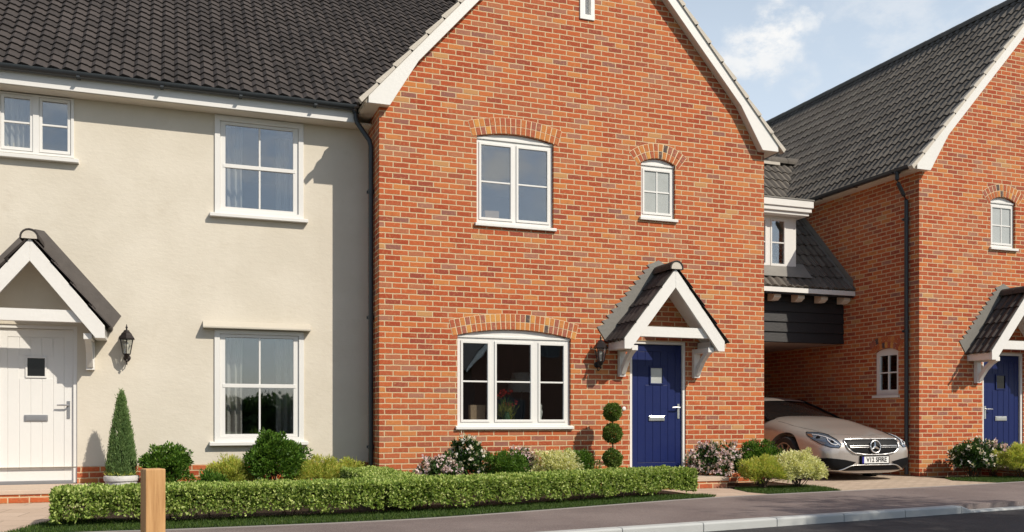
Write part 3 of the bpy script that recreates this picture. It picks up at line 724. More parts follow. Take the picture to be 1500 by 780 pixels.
# ------------------------------------------------------------------ ground
def strip(name, a, b, z0, z1, mat):
    """solid slab between two polylines a (near) and b (far)"""
    mb = MB(); mb.prism(list(a)+list(reversed(b)), z0, z1, ax='z'); return struct(mb.build(name, mat))
def smooth_line(pts, n=6):
    out = []
    for i in range(len(pts)-1):
        p0, p1, p2, p3 = [Vector((*pts[max(0, min(len(pts)-1, j))], 0)) for j in (i-1, i, i+1, i+2)]
        for q in range(n):
            t = q/n
            out.append(tuple((.5*((2*p1)+(p2-p0)*t+(2*p0-5*p1+4*p2-p3)*t*t+(3*p1-p0-3*p2+p3)*t**3))[:2]))
    out.append(pts[-1]); return out
def yat(line, x):
    for (xa, ya), (xb, yb) in zip(line, line[1:]):
        if xa <= x <= xb: return ya+(yb-ya)*(x-xa)/(xb-xa)
    return line[-1][1]
PB = smooth_line([(-30, -4.6), (-8, -4.7), (-1.5, -3.66), (0, -3.63), (1.87, -3.58), (3.3, -3.28), (6.2, -2.44), (8.45, -2.12), (10.45, -1.90), (12.6, -1.55), (18, -.75), (40, 2.0)])
KF = lambda x: -5.37+.125*x          # front line of the kerb
g = MB(); g.add([(-400, -400, -.14), (400, -400, -.14), (400, 500, -.14), (-400, 500, -.14)], [(0, 1, 2, 3)])
struct(g.build('ground', M['grassland'], fix=False))
strip('road', [(-60, KF(-60)-6.2), (90, KF(90)-6.2)], [(-60, KF(-60)), (90, KF(90))], -.139, -.082, M['road'])
strip('pavement', [(x, KF(x)+.126) for x in (-30, 40)], PB, -.12, 0, M['tarmac'])
strip('pavement_opposite', [(-30, KF(-30)-8.2), (40, KF(40)-8.2)], [(-30, KF(-30)-6.3), (40, KF(40)-6.3)], -.12, 0, M['tarmac'])
# kerb: stones .91 long, full height up to the crossover, then a drop stone, then flush
mb = MB(); KL = .915; X0 = 8.56
def stone(xa, xb, ha, hb):
    ya, yb = KF(xa), KF(xb); w_ = .125; bt = .014
    pa = [(ya, -.12), (ya, ha-bt), (ya+bt, ha), (ya+w_, ha), (ya+w_, -.12)]; pb = [(yb, -.12), (yb, hb-bt), (yb+bt, hb), (yb+w_, hb), (yb+w_, -.12)]
    vs = [(xa, y, z) for y, z in pa]+[(xb, y, z) for y, z in pb]
    mb.add(vs, [(0, 1, 2, 3, 4), (9, 8, 7, 6, 5)]+[(i, i+5, (i+1) % 5+5, (i+1) % 5) for i in range(5)])
xs = X0
for i in range(38): stone(xs-KL+.006, xs, .003, .003) if i else stone(xs-.20+.004, xs-.0, .003, -.06); xs -= KL if i else .20
xs = X0
for i in range(28): stone(xs+.006, xs+KL, -.06, -.06); xs += KL
struct(mb.build('kerb', M['kerb'], bevel=.006))
# raised garden soil behind the footway, under everything
PBe = [(x, y+.04) for x, y in PB]
strip('garden_soil', PBe, [(-30, 14), (40, 14)], -.13, -.012, M['soil'])
mb = MB(); mb.prism(PB+list(reversed(PBe)), -.12, .006, ax='z'); struct(mb.build('pavement_edging', M['edging']))
def patch(name, poly, z, mat): mb = MB(); mb.prism(poly, z-.1, z, ax='z'); return struct(mb.build(name, mat))
pl = [(x, yat(PBe, x)+.001) for x in (-3.6, -2.8, -2.0, -1.45)]
patch('path_white_door', pl+[(-1.12, -2.5), (-1.0, -.30), (-2.4, -.30), (-3.6, -.6)], .004, M['slab'])
pl = [(x, yat(PBe, x)+.001) for x in (6.40, 6.75, 7.05, 7.30)]
patch('path_blue_door', pl+[(7.22, -1.85), (7.36, -1.30), (7.46, -1.08), (6.34, -1.08)], .004, M['slab'])
pl = [(x, yat(PBe, x)+.001) for x in (8.62, 9.5, 10.4, 11.2, 11.95)]
patch('driveway', pl+[(11.66, -1.0), (11.952, -.55), (11.952, 9.0), (8.812, 9.0), (8.812, -1.0)], .004, M['block'])

# ------------------------------------------------------------------ foliage helpers
def leaf_mesh(name, mat, parent, P, Dn, ln, wd, mats_idx=None, fold=.25):
    """one leaf-shaped quad per point: base P, pointing along Dn"""
    n = len(P); Dn = Dn/np.linalg.norm(Dn, axis=1, keepdims=True)
    rv = rng.normal(size=(n, 3)); sd = np.cross(Dn, rv); sd /= np.linalg.norm(sd, axis=1, keepdims=True)+1e-9
    up = np.cross(sd, Dn)
    ln = (ln*rng.uniform(.7, 1.25, n))[:, None]; wd = (wd*rng.uniform(.75, 1.2, n))[:, None]
    V = np.empty((n, 4, 3))
    V[:, 0] = P; V[:, 1] = P+Dn*ln*.45+sd*wd*.5+up*wd*fold; V[:, 2] = P+Dn*ln; V[:, 3] = P+Dn*ln*.45-sd*wd*.5+up*wd*fold
    me = bpy.data.meshes.new(name); me.vertices.add(n*4); me.vertices.foreach_set('co', V.reshape(-1).astype(np.float32))
    me.loops.add(n*4); me.loops.foreach_set('vertex_index', np.arange(n*4, dtype=np.int32))
    me.polygons.add(n); me.polygons.foreach_set('loop_start', np.arange(0, n*4, 4, dtype=np.int32)); me.polygons.foreach_set('loop_total', np.full(n, 4, dtype=np.int32))
    me.materials.append(mat); me.update(calc_edges=True); me.validate()
    o = bpy.data.objects.new(name, me); COL.objects.link(o)
    if parent is not None: attach(o, parent)
    return o
def sphere_dirs(n):
    d = rng.normal(size=(n, 3)); return d/np.linalg.norm(d, axis=1, keepdims=True)
def clumps(c, rad, ncl, rcl, per, fill=.25, squash=1, low=-.35):
    """leaf points gathered in clumps over an uneven ellipsoid; returns points and outward directions and clump centres"""
    c = np.array(c); rad = np.array(rad); d = sphere_dirs(ncl*3); d = d[d[:, 2] > low][:ncl]
    # uneven outline
    lob = 1+.13*np.sin(d[:, 0]*5+d[:, 1]*4+rng.uniform(0, 6))+.10*np.sin(d[:, 2]*7+d[:, 0]*3+rng.uniform(0, 6))+.09*rng.normal(size=len(d))
    k = np.where(rng.random(len(d)) < fill, rng.uniform(.35, .8, len(d)), rng.uniform(.82, 1.0, len(d)))
    cen = c+d*rad*(k*lob)[:, None]
    rc = rcl*rng.uniform(.65, 1.3, len(cen))
    q = sphere_dirs(len(cen)*per); rr = rng.random(len(q))**.45
    off = q*rr[:, None]*np.repeat(rc, per)[:, None]; off[:, 2] *= squash
    P = np.repeat(cen, per, axis=0)+off
    out = np.repeat(d, per, axis=0)*.8+q*.9
    return P, out, cen
def stems_to(mb, base, cen, k, r=.006):
    for i in rng.choice(len(cen), min(k, len(cen)), replace=False):
        p = Vector(cen[i]); b = Vector(base)+Vector((random.uniform(-.05, .05), random.uniform(-.05, .05), 0)); m = b.lerp(p, .5)+Vector((random.uniform(-.03, .03), random.uniform(-.03, .03), .03))
        mb.tube([b, m, p], [r, r*.8, r*.45], 5)
def shrub(name, label, cat, x, y, rx, ry, h, mat, leaf=(.05, .026), ncl=150, per=34, rcl=.07, group=None, up=.35, fill=.3, low=-.35, flowers=None, z=0):
    t = thing(name, label, cat, (x, y, z), group)
    P, out, cen = clumps((x, y, z+h*.52), (rx, ry, h*.5), ncl, rcl, per, fill, low=low)
    P[:, 2] = np.maximum(P[:, 2], z+.01); out = out+rng.normal(size=out.shape)*.5; out[:, 2] += up
    leaf_mesh('foliage', mat, t, P, out, *leaf)
    mb = MB(); stems_to(mb, (x, y, z-.01), cen, 22); mb.build('twigs', M['stem'], t)['kind'] = 'stuff'
    if flowers:
        fm, nf, fs = flowers
        i = rng.choice(len(cen), min(nf, len(cen)), replace=False) if nf <= len(cen) else rng.integers(0, len(cen), nf)
        d = cen[i]-np.array([x, y, z+h*.45]); d /= np.linalg.norm(d, axis=1, keepdims=True)+1e-9
        F = cen[i]+d*rcl*.95+rng.normal(size=d.shape)*rcl*.35
        PP = np.repeat(F, 6, axis=0)+rng.normal(size=(len(F)*6, 3))*fs*.28; OO = np.repeat(d, 6, axis=0)*.5+rng.normal(size=(len(F)*6, 3)); OO[:, 1] -= .3
        leaf_mesh('blossom', fm, t, PP, OO, fs, fs*.8)
    return t

# ------------------------------------------------------------------ clipped hedges
def hedge(label, line, hw, h, per_m=15000):
    """line: centre polyline; clipped box section with leaves all over and bare stems at the foot"""
    pts = [Vector((*p, 0)) for p in line]
    t = thing('hedge', label, 'hedge', tuple(pts[0]), 'clipped low hedges')
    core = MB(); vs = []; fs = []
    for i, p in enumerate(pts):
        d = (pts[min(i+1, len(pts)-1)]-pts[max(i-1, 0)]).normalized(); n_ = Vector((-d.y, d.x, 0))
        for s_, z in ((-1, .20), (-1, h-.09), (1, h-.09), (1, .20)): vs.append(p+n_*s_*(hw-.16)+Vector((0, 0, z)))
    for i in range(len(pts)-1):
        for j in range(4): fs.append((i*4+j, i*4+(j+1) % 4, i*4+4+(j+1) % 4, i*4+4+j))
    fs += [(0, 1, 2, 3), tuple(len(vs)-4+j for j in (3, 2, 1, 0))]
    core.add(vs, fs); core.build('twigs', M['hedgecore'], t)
    Ps = []; Ns = []; st = MB()
    for a, b in zip(pts, pts[1:]):
        L = (b-a).length; d = (b-a)/L; n_ = np.array((-d.y, d.x, 0)); d_ = np.array(d); A = np.array(a)
        m = int(per_m*L); u = rng.random(m)*L; side = rng.random(m)
        per = 2*h+2*hw; q = side*per
        P = np.empty((m, 3)); N = np.empty((m, 3))
        s1 = q < h; s2 = (q >= h) & (q < 2*h); s3 = q >= 2*h
        dep = rng.random(m)**1.5*.085
        lump = .016*np.sin(u*9+A[0]*7)*np.sin(q*17)+.012*np.sin(u*23+q*11)
        foot = .05+.05*np.abs(np.sin(u*5.3+a.x))
        for s_, sg in ((s1, -1), (s2, 1)):
            zz = np.where(s_, (q % h), 0); zz = foot+(h-foot)*zz/h
            P[s_] = (A+np.outer(u, d_)+np.outer(np.full(m, sg)*(hw-dep+lump), n_))[s_]; P[s_, 2] = zz[s_]; N[s_] = n_*sg
        w_ = (q-2*h)/(2*hw)*2-1
        P[s3] = (A+np.outer(u, d_)+np.outer(w_*hw, n_))[s3]; P[s3, 2] = (h-dep*.8+lump*.8)[s3]; N[s3] = (0, 0, 1)
        Ps.append(P); Ns.append(N)
        for k in range(int(L*7)):
            q0 = a.lerp(b, random.random())+Vector(n_)*random.uniform(-.75, .75)*hw
            st.tube([q0, q0+Vector((random.uniform(-.04, .04), random.uniform(-.03, .03), .12)), q0+Vector((random.uniform(-.07, .07), random.uniform(-.05, .05), .22))], [.007, .005, .003], 5)
    # leaves over both ends
    for p, q in ((pts[0], pts[1]), (pts[-1], pts[-2])):
        d = (p-q).normalized(); n_ = np.array((-d.y, d.x, 0)); m = int(per_m*.30)
        P = np.array(p)+np.outer(rng.uniform(-hw, hw, m), n_)+np.outer(-rng.random(m)**2*.05+.01, np.array(d)); P[:, 2] = rng.uniform(.05, h, m); Ps.append(P); Ns.append(np.tile(np.array(d), (m, 1)))
    P = np.concatenate(Ps); N = np.concatenate(Ns)
    Dn = N*.55+rng.normal(size=P.shape)*.6; Dn[:, 2] += .35
    # the growth comes in tufts with shaded gaps between them, more so low down
    f = np.sin(P[:, 0]*31+np.sin(P[:, 2]*37)*1.7)*np.sin(P[:, 2]*43+P[:, 0]*13)+np.sin(P[:, 0]*67+P[:, 1]*59)*np.sin(P[:, 2]*71+P[:, 1]*29+1.3)+.55*rng.normal(size=len(P))
    keep = f > np.interp(P[:, 2], [.05, h*.55, h*.85, h], [-.15, -.20, -.7, -1.2])
    P = P[keep]; Dn = Dn[keep]
    leaf_mesh('foliage', M['hedge'], t, P, Dn, .035, .022)
    st.build('bare_twigs', M['stem'], t)['kind'] = 'stuff'; return t
hedge('long clipped box hedge running along the pavement in front of both houses', [(-1.02, -2.88), (0, -2.86), (1.0, -2.84), (2.0, -2.80), (2.8, -2.68), (3.6, -2.48), (4.5, -2.22), (5.4, -1.93), (6.28, -1.68)], .285, .33)
hedge('short clipped box hedge running from the drainpipe corner out to the long hedge', [(2.36, -.12), (2.36, -1.2), (2.37, -2.42)], .28, .325)

# ------------------------------------------------------------------ grass
def turf(poly, label_name='grass', dens=5200, hgt=.035):
    mb = MB(); mb.prism(poly, -.06, .002, ax='z'); base = mb.build('grass', M['turf']); base['kind'] = 'stuff'
    xs = [p[0] for p in poly]; ys = [p[1] for p in poly]
    def inside(X, Y):
        r = np.zeros(len(X), bool); j = len(poly)-1
        for i in range(len(poly)):
            xi, yi, xj, yj = poly[i][0], poly[i][1], poly[j][0], poly[j][1]
            r ^= ((yi > Y) != (yj > Y)) & (X < (xj-xi)*(Y-yi)/(yj-yi+1e-12)+xi); j = i
        return r
    n = int(dens*(max(xs)-min(xs))*(max(ys)-min(ys))); X = rng.uniform(min(xs), max(xs), n); Y = rng.uniform(min(ys), max(ys), n); k = inside(X, Y)
    P = np.stack([X[k], Y[k], np.zeros(k.sum())], 1); Dn = rng.normal(size=P.shape)*.45; Dn[:, 2] = 1
    o = leaf_mesh('grass_blades', M['grass'], None, P, Dn, hgt, .006); o['kind'] = 'stuff'
    return base
fr = [(x, yat(PBe, x)+.004) for x in np.arange(-1.42, 6.41, .3)]
turf(fr+[(6.5, -2.2), (6.45, -1.95), (5.4, -1.95), (3.6, -2.5), (2.0, -2.82), (0, -2.88), (-1.0, -2.4), (-1.10, -2.5)])
fr = [(x, yat(PBe, x)+.004) for x in np.arange(7.32, 8.60, .2)]
turf(fr+[(8.60, -2.05), (8.75, -1.6), (8.80, -1.05), (7.5, -1.15), (7.38, -1.30), (7.24, -1.85)])
fr = [(x, yat(PBe, x)+.004) for x in np.arange(11.97, 17.5, .4)]
turf(fr+[(17.5, -.45), (12.6, -.62), (11.97, -.55), (11.68, -1.0)])

# ------------------------------------------------------------------ plants, left garden
t = thing('potted_conifer', 'slim cone-shaped conifer in a white stone pot beside the white door', 'conifer', (-.62, .22, 0))
mb = MB(); mb.lathe([(.15, 0), (.165, .02), (.19, .20), (.205, .215), (.21, .25), (.205, .275), (.175, .28), (.17, .24), (.02, .235)], (-.62, .22, 0), 28); mb.build('pot', M['pot'], t, smooth=True)
mb = MB(); mb.tube([(-.62, .22, .23), (-.62, .22, 1.2)], [.018, .004], 7); mb.build('trunk', M['stem'], t)
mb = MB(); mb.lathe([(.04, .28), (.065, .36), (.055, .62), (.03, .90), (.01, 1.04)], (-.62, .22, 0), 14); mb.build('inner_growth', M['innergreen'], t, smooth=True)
n = 400; hh = rng.random(n)**1.2; an = rng.uniform(0, 2*math.pi, n); env = .152*np.clip(np.minimum((1-hh)**.72*1.12, 1.0), .02, 1)*(.82+.22*rng.random(n))*np.where(hh < .08, .85, 1)
cen = np.stack([-.62+env*np.cos(an), .22+env*np.sin(an), .27+hh*.99], 1)
per = 80; q = rng.normal(size=(n*per, 3))*np.array([.013, .013, .036]); rad = np.stack([np.cos(an), np.sin(an), np.full(n, 2.6)], 1)
P = np.repeat(cen, per, axis=0)+q; Dn = np.repeat(rad, per, axis=0)+rng.normal(size=P.shape)*.6
leaf_mesh('foliage', M['conifer'], t, P, Dn, .034, .008)
n = 700; P = np.array([-.62, .22, .28])+np.stack([rng.normal(0, .07, n), rng.normal(0, .07, n), np.zeros(n)], 1); Dn = rng.normal(size=P.shape)*.7; Dn[:, 2] = abs(Dn[:, 2])+.5
leaf_mesh('underplanting', M['feather'], t, P, Dn, .07, .008)['kind'] = 'stuff'
shrub('round_shrub', 'dark green rounded shrub between the potted conifer and the timber post', 'shrub', -.11, .22, .28, .26, .62, M['bush'], (.044, .022), 150, 56, .058, 'garden shrubs')
shrub('round_shrub', 'tall bushy green shrub under the lower sash window of the cream house', 'shrub', 1.23, .05, .35, .32, .74, M['bush'], (.042, .024), 230, 60, .062, 'garden shrubs')
shrub('feathery_shrub', 'feathery yellow-green shrub left of the tall bush under the sash window', 'shrub', .68, .12, .26, .24, .44, M['feather'], (.045, .010), 130, 60, .06, 'garden shrubs', up=1.1)
shrub('feathery_shrub', 'broad feathery yellow-green shrub right of the tall bush on the cream wall', 'shrub', 1.80, .18, .36, .26, .43, M['feather'], (.045, .010), 190, 60, .06, 'garden shrubs', up=1.1)
shrub('feathery_shrub', 'small feathery olive shrub against the shaded corner by the drainpipe', 'shrub', 2.30, .33, .22, .2, .40, M['feather'], (.045, .010), 100, 60, .055, 'garden shrubs', up=1.1)
shrub('feathery_shrub', 'low dark green shrub behind the hedge below the left side of the sash window', 'shrub', .44, -.25, .16, .16, .30, M['bush'], (.04, .015), 70, 40, .05, 'garden shrubs', up=.8)

# middle bed under the triple window
PK, WH = M['pink'], M['whitepetal']
shrub('flowering_shrub', 'low pink flowering shrub leftmost under the triple window', 'flowering shrub', 3.26, -.62, .30, .24, .44, M['bushdark'], (.04, .02), 120, 30, .055, 'flowering shrubs', flowers=(PK, 260, .040))
shrub('flowering_shrub', 'taller white flowering shrub with dark leaves under the triple window', 'flowering shrub', 3.70, -.42, .26, .22, .66, M['bushdark'], (.055, .032), 95, 34, .06, 'flowering shrubs', flowers=(WH, 110, .050))
shrub('round_shrub', 'rounded green shrub at the middle of the bed under the triple window', 'shrub', 4.20, -.62, .27, .25, .53, M['bush'], (.035, .015), 170, 46, .055, 'garden shrubs')
shrub('flowering_shrub', 'pink flowering shrub peeping out behind the rounded green one under the triple window', 'flowering shrub', 4.56, -.32, .20, .18, .53, M['bushdark'], (.04, .02), 80, 30, .05, 'flowering shrubs', flowers=(PK, 150, .040))
shrub('variegated_shrub', 'pale cream and green variegated shrub under the right of the triple window', 'shrub', 4.96, -.62, .33, .27, .54, M['varieg'], (.036, .018), 190, 44, .055, 'variegated shrubs')
shrub('round_shrub', 'dark green shrub between the pale variegated one and the topiary balls', 'shrub', 5.36, -.42, .25, .23, .52, M['bush'], (.035, .016), 150, 44, .055, 'garden shrubs')

# three-ball topiary
t = thing('topiary', 'three-ball clipped topiary in a pale pot beside the blue door', 'topiary', (5.93, -.40, 0))
mb = MB(); mb.lathe([(.14, 0), (.15, .02), (.175, .19), (.19, .20), (.19, .24), (.165, .245), (.15, .21), (.02, .21)], (5.93, -.40, 0), 28); mb.build('pot', M['pot'], t, smooth=True)
mb = MB(); mb.tube([(5.93, -.40, .2), (5.935, -.40, .6), (5.925, -.40, 1.08)], [.013, .011, .009], 8); mb.build('trunk', M['stem'], t)
for zc, rr in ((.42, .142), (.782, .142), (1.088, .132)):
    n = 4200; d = sphere_dirs(n); k = 1-rng.random(n)**2*.3
    P = np.array([5.93, -.40, zc])+d*(rr-.012)*k[:, None]*(1+.075*np.sin(d[:, :1]*7+zc*5)*np.sin(d[:, 2:]*8+zc)+.045*rng.normal(size=(n, 1))); Dn = d*.8+rng.normal(size=d.shape)*.6
    leaf_mesh('clipped_ball', M['box'], t, P, Dn, .026, .015)

# bed between the blue door and the driveway
shrub('flowering_shrub', 'pink and white flowering shrub right of the blue door step', 'flowering shrub', 7.62, -.48, .40, .30, .58, M['bushdark'], (.045, .02), 170, 34, .06, 'flowering shrubs', flowers=(PK, 340, .042))
shrub('round_shrub', 'dark green shrub at the corner of the brick house by the driveway', 'shrub', 8.28, -.62, .34, .3, .60, M['bush'], (.04, .02), 200, 44, .06, 'garden shrubs')
shrub('feathery_shrub', 'golden feathery shrub in front of the flowering one by the door step', 'shrub', 7.83, -1.36, .30, .26, .42, M['feather'], (.04, .010), 170, 60, .055, 'garden shrubs', up=1.0)
shrub('variegated_shrub', 'pale variegated shrub beside the driveway in front of the car', 'shrub', 8.36, -1.42, .37, .30, .50, M['varieg'], (.036, .018), 220, 46, .055, 'variegated shrubs')
# right-hand bed
shrub('flowering_shrub', 'dark leaved shrub with pale flowers at the foot of the right-hand house', 'flowering shrub', 12.62, -.50, .34, .28, .56, M['bushdark'], (.05, .026), 160, 36, .06, 'flowering shrubs', flowers=(WH, 120, .045))
shrub('feathery_shrub', 'golden feathery shrub below the right-hand blue door', 'shrub', 13.25, -.92, .40, .32, .52, M['feather'], (.042, .011), 230, 60, .06, 'garden shrubs', up=1.0)
shrub('flowering_shrub', 'pink flowering shrub in front of the right-hand blue door', 'flowering shrub', 13.30, -.30, .38, .25, .56, M['bushdark'], (.045, .02), 120, 30, .06, 'flowering shrubs', flowers=(PK, 200, .042))

# ------------------------------------------------------------------ timber bollard
tp = thing('timber_bollard', 'square new oak bollard standing on the pavement before the hedge', 'bollard', (-.157, -4.5, 0))
mb = MB(); mb.box(-.076, .076, -.076, .076, -.02, .592)
rz = R(17); mb.v = [(-.157+x*math.cos(rz)-y_*math.sin(rz), -4.5+x*math.sin(rz)+y_*math.cos(rz), z) for x, y_, z in mb.v]
mb.build('post', M['wood'], tp, bevel=.008)

# ------------------------------------------------------------------ wall lanterns
def lantern(label, x, y):
    """four-sided coach lantern on a scroll bracket; y is the wall"""
    t = thing('wall_lantern', label, 'lantern', (x, y, 1.75), 'coach lanterns by the doors')
    cx, cy, z0 = x, y-.135, 1.82
    b = MB(); b.lathe([(.045, 0), (.045, .012), (.02, .02)], (0, 0, 0), 16); b.v = [(x+p, y-r, 1.79+q) for p, q, r in b.v]
    b.tube([(x, y-.01, 1.79), (x, y-.05, 1.755), (x, y-.10, 1.75), (cx, cy, 1.775), (cx, cy, z0)], .010, 8)
    b.tube([(x, y-.01, 1.75), (x, y-.045, 1.70), (x, y-.085, 1.71), (x, y-.08, 1.745)], [.006, .007, .006, .005], 8)
    b.lathe([(.004, -.10), (.016, -.075), (.007, -.055), (.03, -.03), (.036, 0), (.045, .005), (.045, .012)], (cx, cy, z0), 16); b.build('bracket', M['iron'], t, smooth=True)
    n = 6; rb, rt, hh = .050, .088, .20
    c = MB()
    for i in range(n):
        a = 2*math.pi*(i+.5)/n; a2 = 2*math.pi*(i+1.5)/n
        p0 = (cx+rb*math.cos(a), cy+rb*math.sin(a), z0+.012); p1 = (cx+rt*math.cos(a), cy+rt*math.sin(a), z0+.012+hh); q0 = (cx+rb*math.cos(a2), cy+rb*math.sin(a2), z0+.012); q1 = (cx+rt*math.cos(a2), cy+rt*math.sin(a2), z0+.012+hh)
        c.tube([p0, p1], .0055, 6); c.tube([p0, q0], .006, 6); c.tube([p1, q1], .006, 6)
    c.build('cage', M['iron'], t)
    g_ = MB(); g_.lathe([(rb-.003, .014), (rt-.004, .012+hh)], (cx, cy, z0), n, sq=.5); g_.f = g_.f[:n]; g_.m = g_.m[:n]; g_.build('glass', M['glass'], t)
    r = MB(); r.lathe([(.108, .20), (.110, .215), (.075, .262), (.070, .275), (.040, .305), (.036, .318), (.012, .326), (.010, .345), (.018, .355), (.010, .37), (.003, .40)], (cx, cy, z0), n, sq=.5); r.build('cap', M['iron'], t)
    l = MB(); l.lathe([(.012, .012), (.013, .07), (.024, .10), (.028, .13), (.018, .16), (.004, .17)], (cx, cy, z0), 12); l.build('bulb', M['bulb'], t, smooth=True)
    return t
lantern('black coach lantern on the cream wall beside the white door', -.578, CY)
lantern('black coach lantern on the brick wall under the porch edge beside the blue door', 5.87, 0)

# ------------------------------------------------------------------ things behind the windows
def curtain(label, x0, x1, y, z0, z1, folds=5):
    mb = MB(); n = folds*10; vs = []; fs = []
    for i in range(n+1):
        u = i/n; yy = y+.03*math.sin(u*folds*2*math.pi)+.008*math.sin(u*folds*4.7*math.pi)
        for z, w_ in ((z0, 1.0), ((z0+z1)/2, .97), (z1, 1.0)):
            xx = (x0+x1)/2+(u-.5)*(x1-x0)*w_; vs += [(xx, yy, z), (xx, yy+.006, z)]
    for i in range(n):
        a, b = i*6, i*6+6
        for k in (0, 2): fs += [(a+k, b+k, b+k+2, a+k+2), (a+k+1, a+k+3, b+k+3, b+k+1)]
    mb.add(vs, fs); o = mb.build('curtain', M['curtain'], None, smooth=True, angle=80)
    return tag(o, label, 'curtain', 'curtains behind the windows')
for (zz0, zz1, nm) in ((.72, 2.14, 'lower'), (3.80, 5.06, 'upper')):
    curtain('pale curtain at the left of the %s sash window of the cream house' % nm, .55, .90, CY+.32, zz0, zz1, 4)
    curtain('pale curtain at the right of the %s sash window of the cream house' % nm, 1.38, 1.75, CY+.62, zz0, zz1, 4)
curtain('pale gathered curtain behind the paired window above the white door', -2.06, -1.72, CY+.13, 4.38, 5.08)
curtain('pale curtain at the left of the upper casement in the brick gable', 4.03, 4.17, .34, 3.80, 4.98, 2)
curtain('pale curtain at the left of the triple window of the brick house', 3.74, 3.86, .36, .92, 2.16, 2)
for i, (x, hh, lb) in enumerate(((-1.985, .09, 'short ivory candle leftmost on the sill above the white door'), (-1.93, .12, 'tall ivory candle on the sill above the white door'), (-1.755, .09, 'ivory candle by the mullion on the sill above the white door'))):
    mb = MB(); mb.lathe([(.018, 0), (.019, hh), (.012, hh+.004), (.002, hh+.002), (.002, hh+.018)], (x, CY+.14, 4.39), 14)
    tag(mb.build('candle', M['wax'], None, smooth=True), lb, 'candle', 'candles on the window sill')
mb = MB(); mb.box(-2.06, -1.22, CY+.06, CY+.22, 4.33, 4.39); mb.build('inner_sill', M['white'], ch)
for nm, a, b, z in (('', 3.73, 5.44, .945), ('', 4.01, 5.17, 3.815)):
    mb = MB(); mb.box(a, b, .11, .36, z-.04, z); mb.build('inner_sill', M['white'], house1)
# tan boxes, flower vase, lamp, bowl, figurine
mb = MB(); mb.prism([(3.98, .946), (4.19, .946), (4.20, 1.19), (3.975, 1.19)], .20, .30); mb.build('tan', M['terracotta'])
o = bpy.data.objects['tan']; o.name = 'cardboard_box'; tag(o, 'tan box standing on the sill behind the left light of the triple window', 'box')
mb = MB(); mb.prism([(4.20, 3.816), (4.40, 3.816), (4.405, 3.99), (4.19, 3.985)], .19, .29); o = mb.build('cardboard_box', M['terracotta']); tag(o, 'tan box on the sill of the upper casement', 'box')
mb = MB(); mb.lathe([(.03, 0), (.05, .01), (.10, .04), (.13, .06), (.122, .06), (.05, .02), (.004, .016)], (4.80, .24, 3.816), 22); tag(mb.build('bowl', M['white'], None, smooth=True), 'shallow white bowl on the sill of the upper casement', 'bowl')
t = thing('flower_vase', 'vase of red flowers on the sill in the middle of the triple window', 'flower vase', (4.52, .19, .946))
mb = MB(); mb.lathe([(.04, 0), (.05, .01), (.055, .08), (.04, .13), (.045, .15), (.04, .15), (.03, .12), (.004, .11)], (4.52, .19, .946), 18); mb.build('vase', M['vase'], t, smooth=True)
mb = MB(); F = []
for i in range(16):
    a = random.uniform(0, 6.28); r_ = random.uniform(.03, .20); z_ = random.uniform(.22, .47)
    tip = Vector((4.52+r_*math.cos(a), .24+r_*.3*math.sin(a), .946+z_)); mb.tube([(4.52, .24, 1.05), Vector((4.52, .24, 1.1)).lerp(tip, .5)+Vector((0, 0, .04)), tip], [.004, .003, .002], 5)
    if i < 13: F.append(tip)
mb.build('flower_stalks', M['bush'], t)['kind'] = 'stuff'
n = 420; P = np.array([4.52, .24, 1.06])+rng.normal(size=(n, 3))*np.array([.05, .03, .05]); Dn = rng.normal(size=P.shape)*.7; Dn[:, 2] = abs(Dn[:, 2])+.8; leaf_mesh('foliage', M['gold'], t, P, Dn, .12, .012)
PP = np.repeat(np.array([tuple(f) for f in F]), 14, axis=0)+rng.normal(size=(len(F)*14, 3))*.010; leaf_mesh('blossom', M['redpetal'], t, PP, rng.normal(size=PP.shape), .044, .030)
t = thing('table_lamp', 'lamp with a pale tapered shade standing inside the triple window', 'lamp', (5.10, 1.1, .16))
mb = MB(); mb.lathe([(.15, 1.55), (.24, 1.25), (.236, 1.25), (.146, 1.55)], (5.10, 1.1, .16), 28); mb.build('lamp_shade', M['shade'], t, smooth=True)
mb = MB(); mb.lathe([(.16, 0), (.16, .02), (.02, .04), (.014, .1), (.014, 1.30), (.004, 1.52)], (5.10, 1.1, .16), 18); mb.build('lamp_base', M['iron'], t, smooth=True)
mb = MB(); mb.lathe([(.025, 0), (.03, .01), (.018, .05), (.03, .11), (.034, .16), (.02, .19), (.025, .22), (.026, .24), (.008, .265)], (5.05, .20, .946), 16); tag(mb.build('figurine', M['pot'], None, smooth=True), 'small pale ornament on the sill behind the right light of the triple window', 'ornament')

# ------------------------------------------------------------------ car
exec_car = True
CXC, CY0 = 10.50, -.50
car = thing('parked_car', 'champagne silver coupe with its nose sticking out of the covered passage', 'car', (CXC, CY0+2.5, 0))
ST = [(0, .66, .125, .665), (.035, .755, .118, .69), (.09, .82, .115, .712), (.18, .872, .115, .74), (.32, .912, .12, .778), (.55, .938, .14, .838), (.85, .95, .15, .905), (1.2, .955, .15, .99), (1.55, .955, .15, 1.04),
      (1.8, .955, .15, 1.045), (2.4, .955, .15, 1.02), (3.2, .955, .15, .985), (3.9, .955, .16, .98), (4.4, .935, .19, .96), (4.75, .88, .24, .93), (4.95, .78, .32, .89)]
NS = 56
def section(w_, z0, z1, e=3.6):
    zc, h_ = (z0+z1)/2, (z1-z0)/2; out = []
    for j in range(NS):
        a = 2*math.pi*j/NS; c_, s_ = math.cos(a), math.sin(a)
        x = w_*math.copysign(abs(c_)**(2/e), c_); z = zc+h_*math.copysign(abs(s_)**(2/(e if s_ < 0 else 2.7)), s_)
        out.append((x, z))
    return out
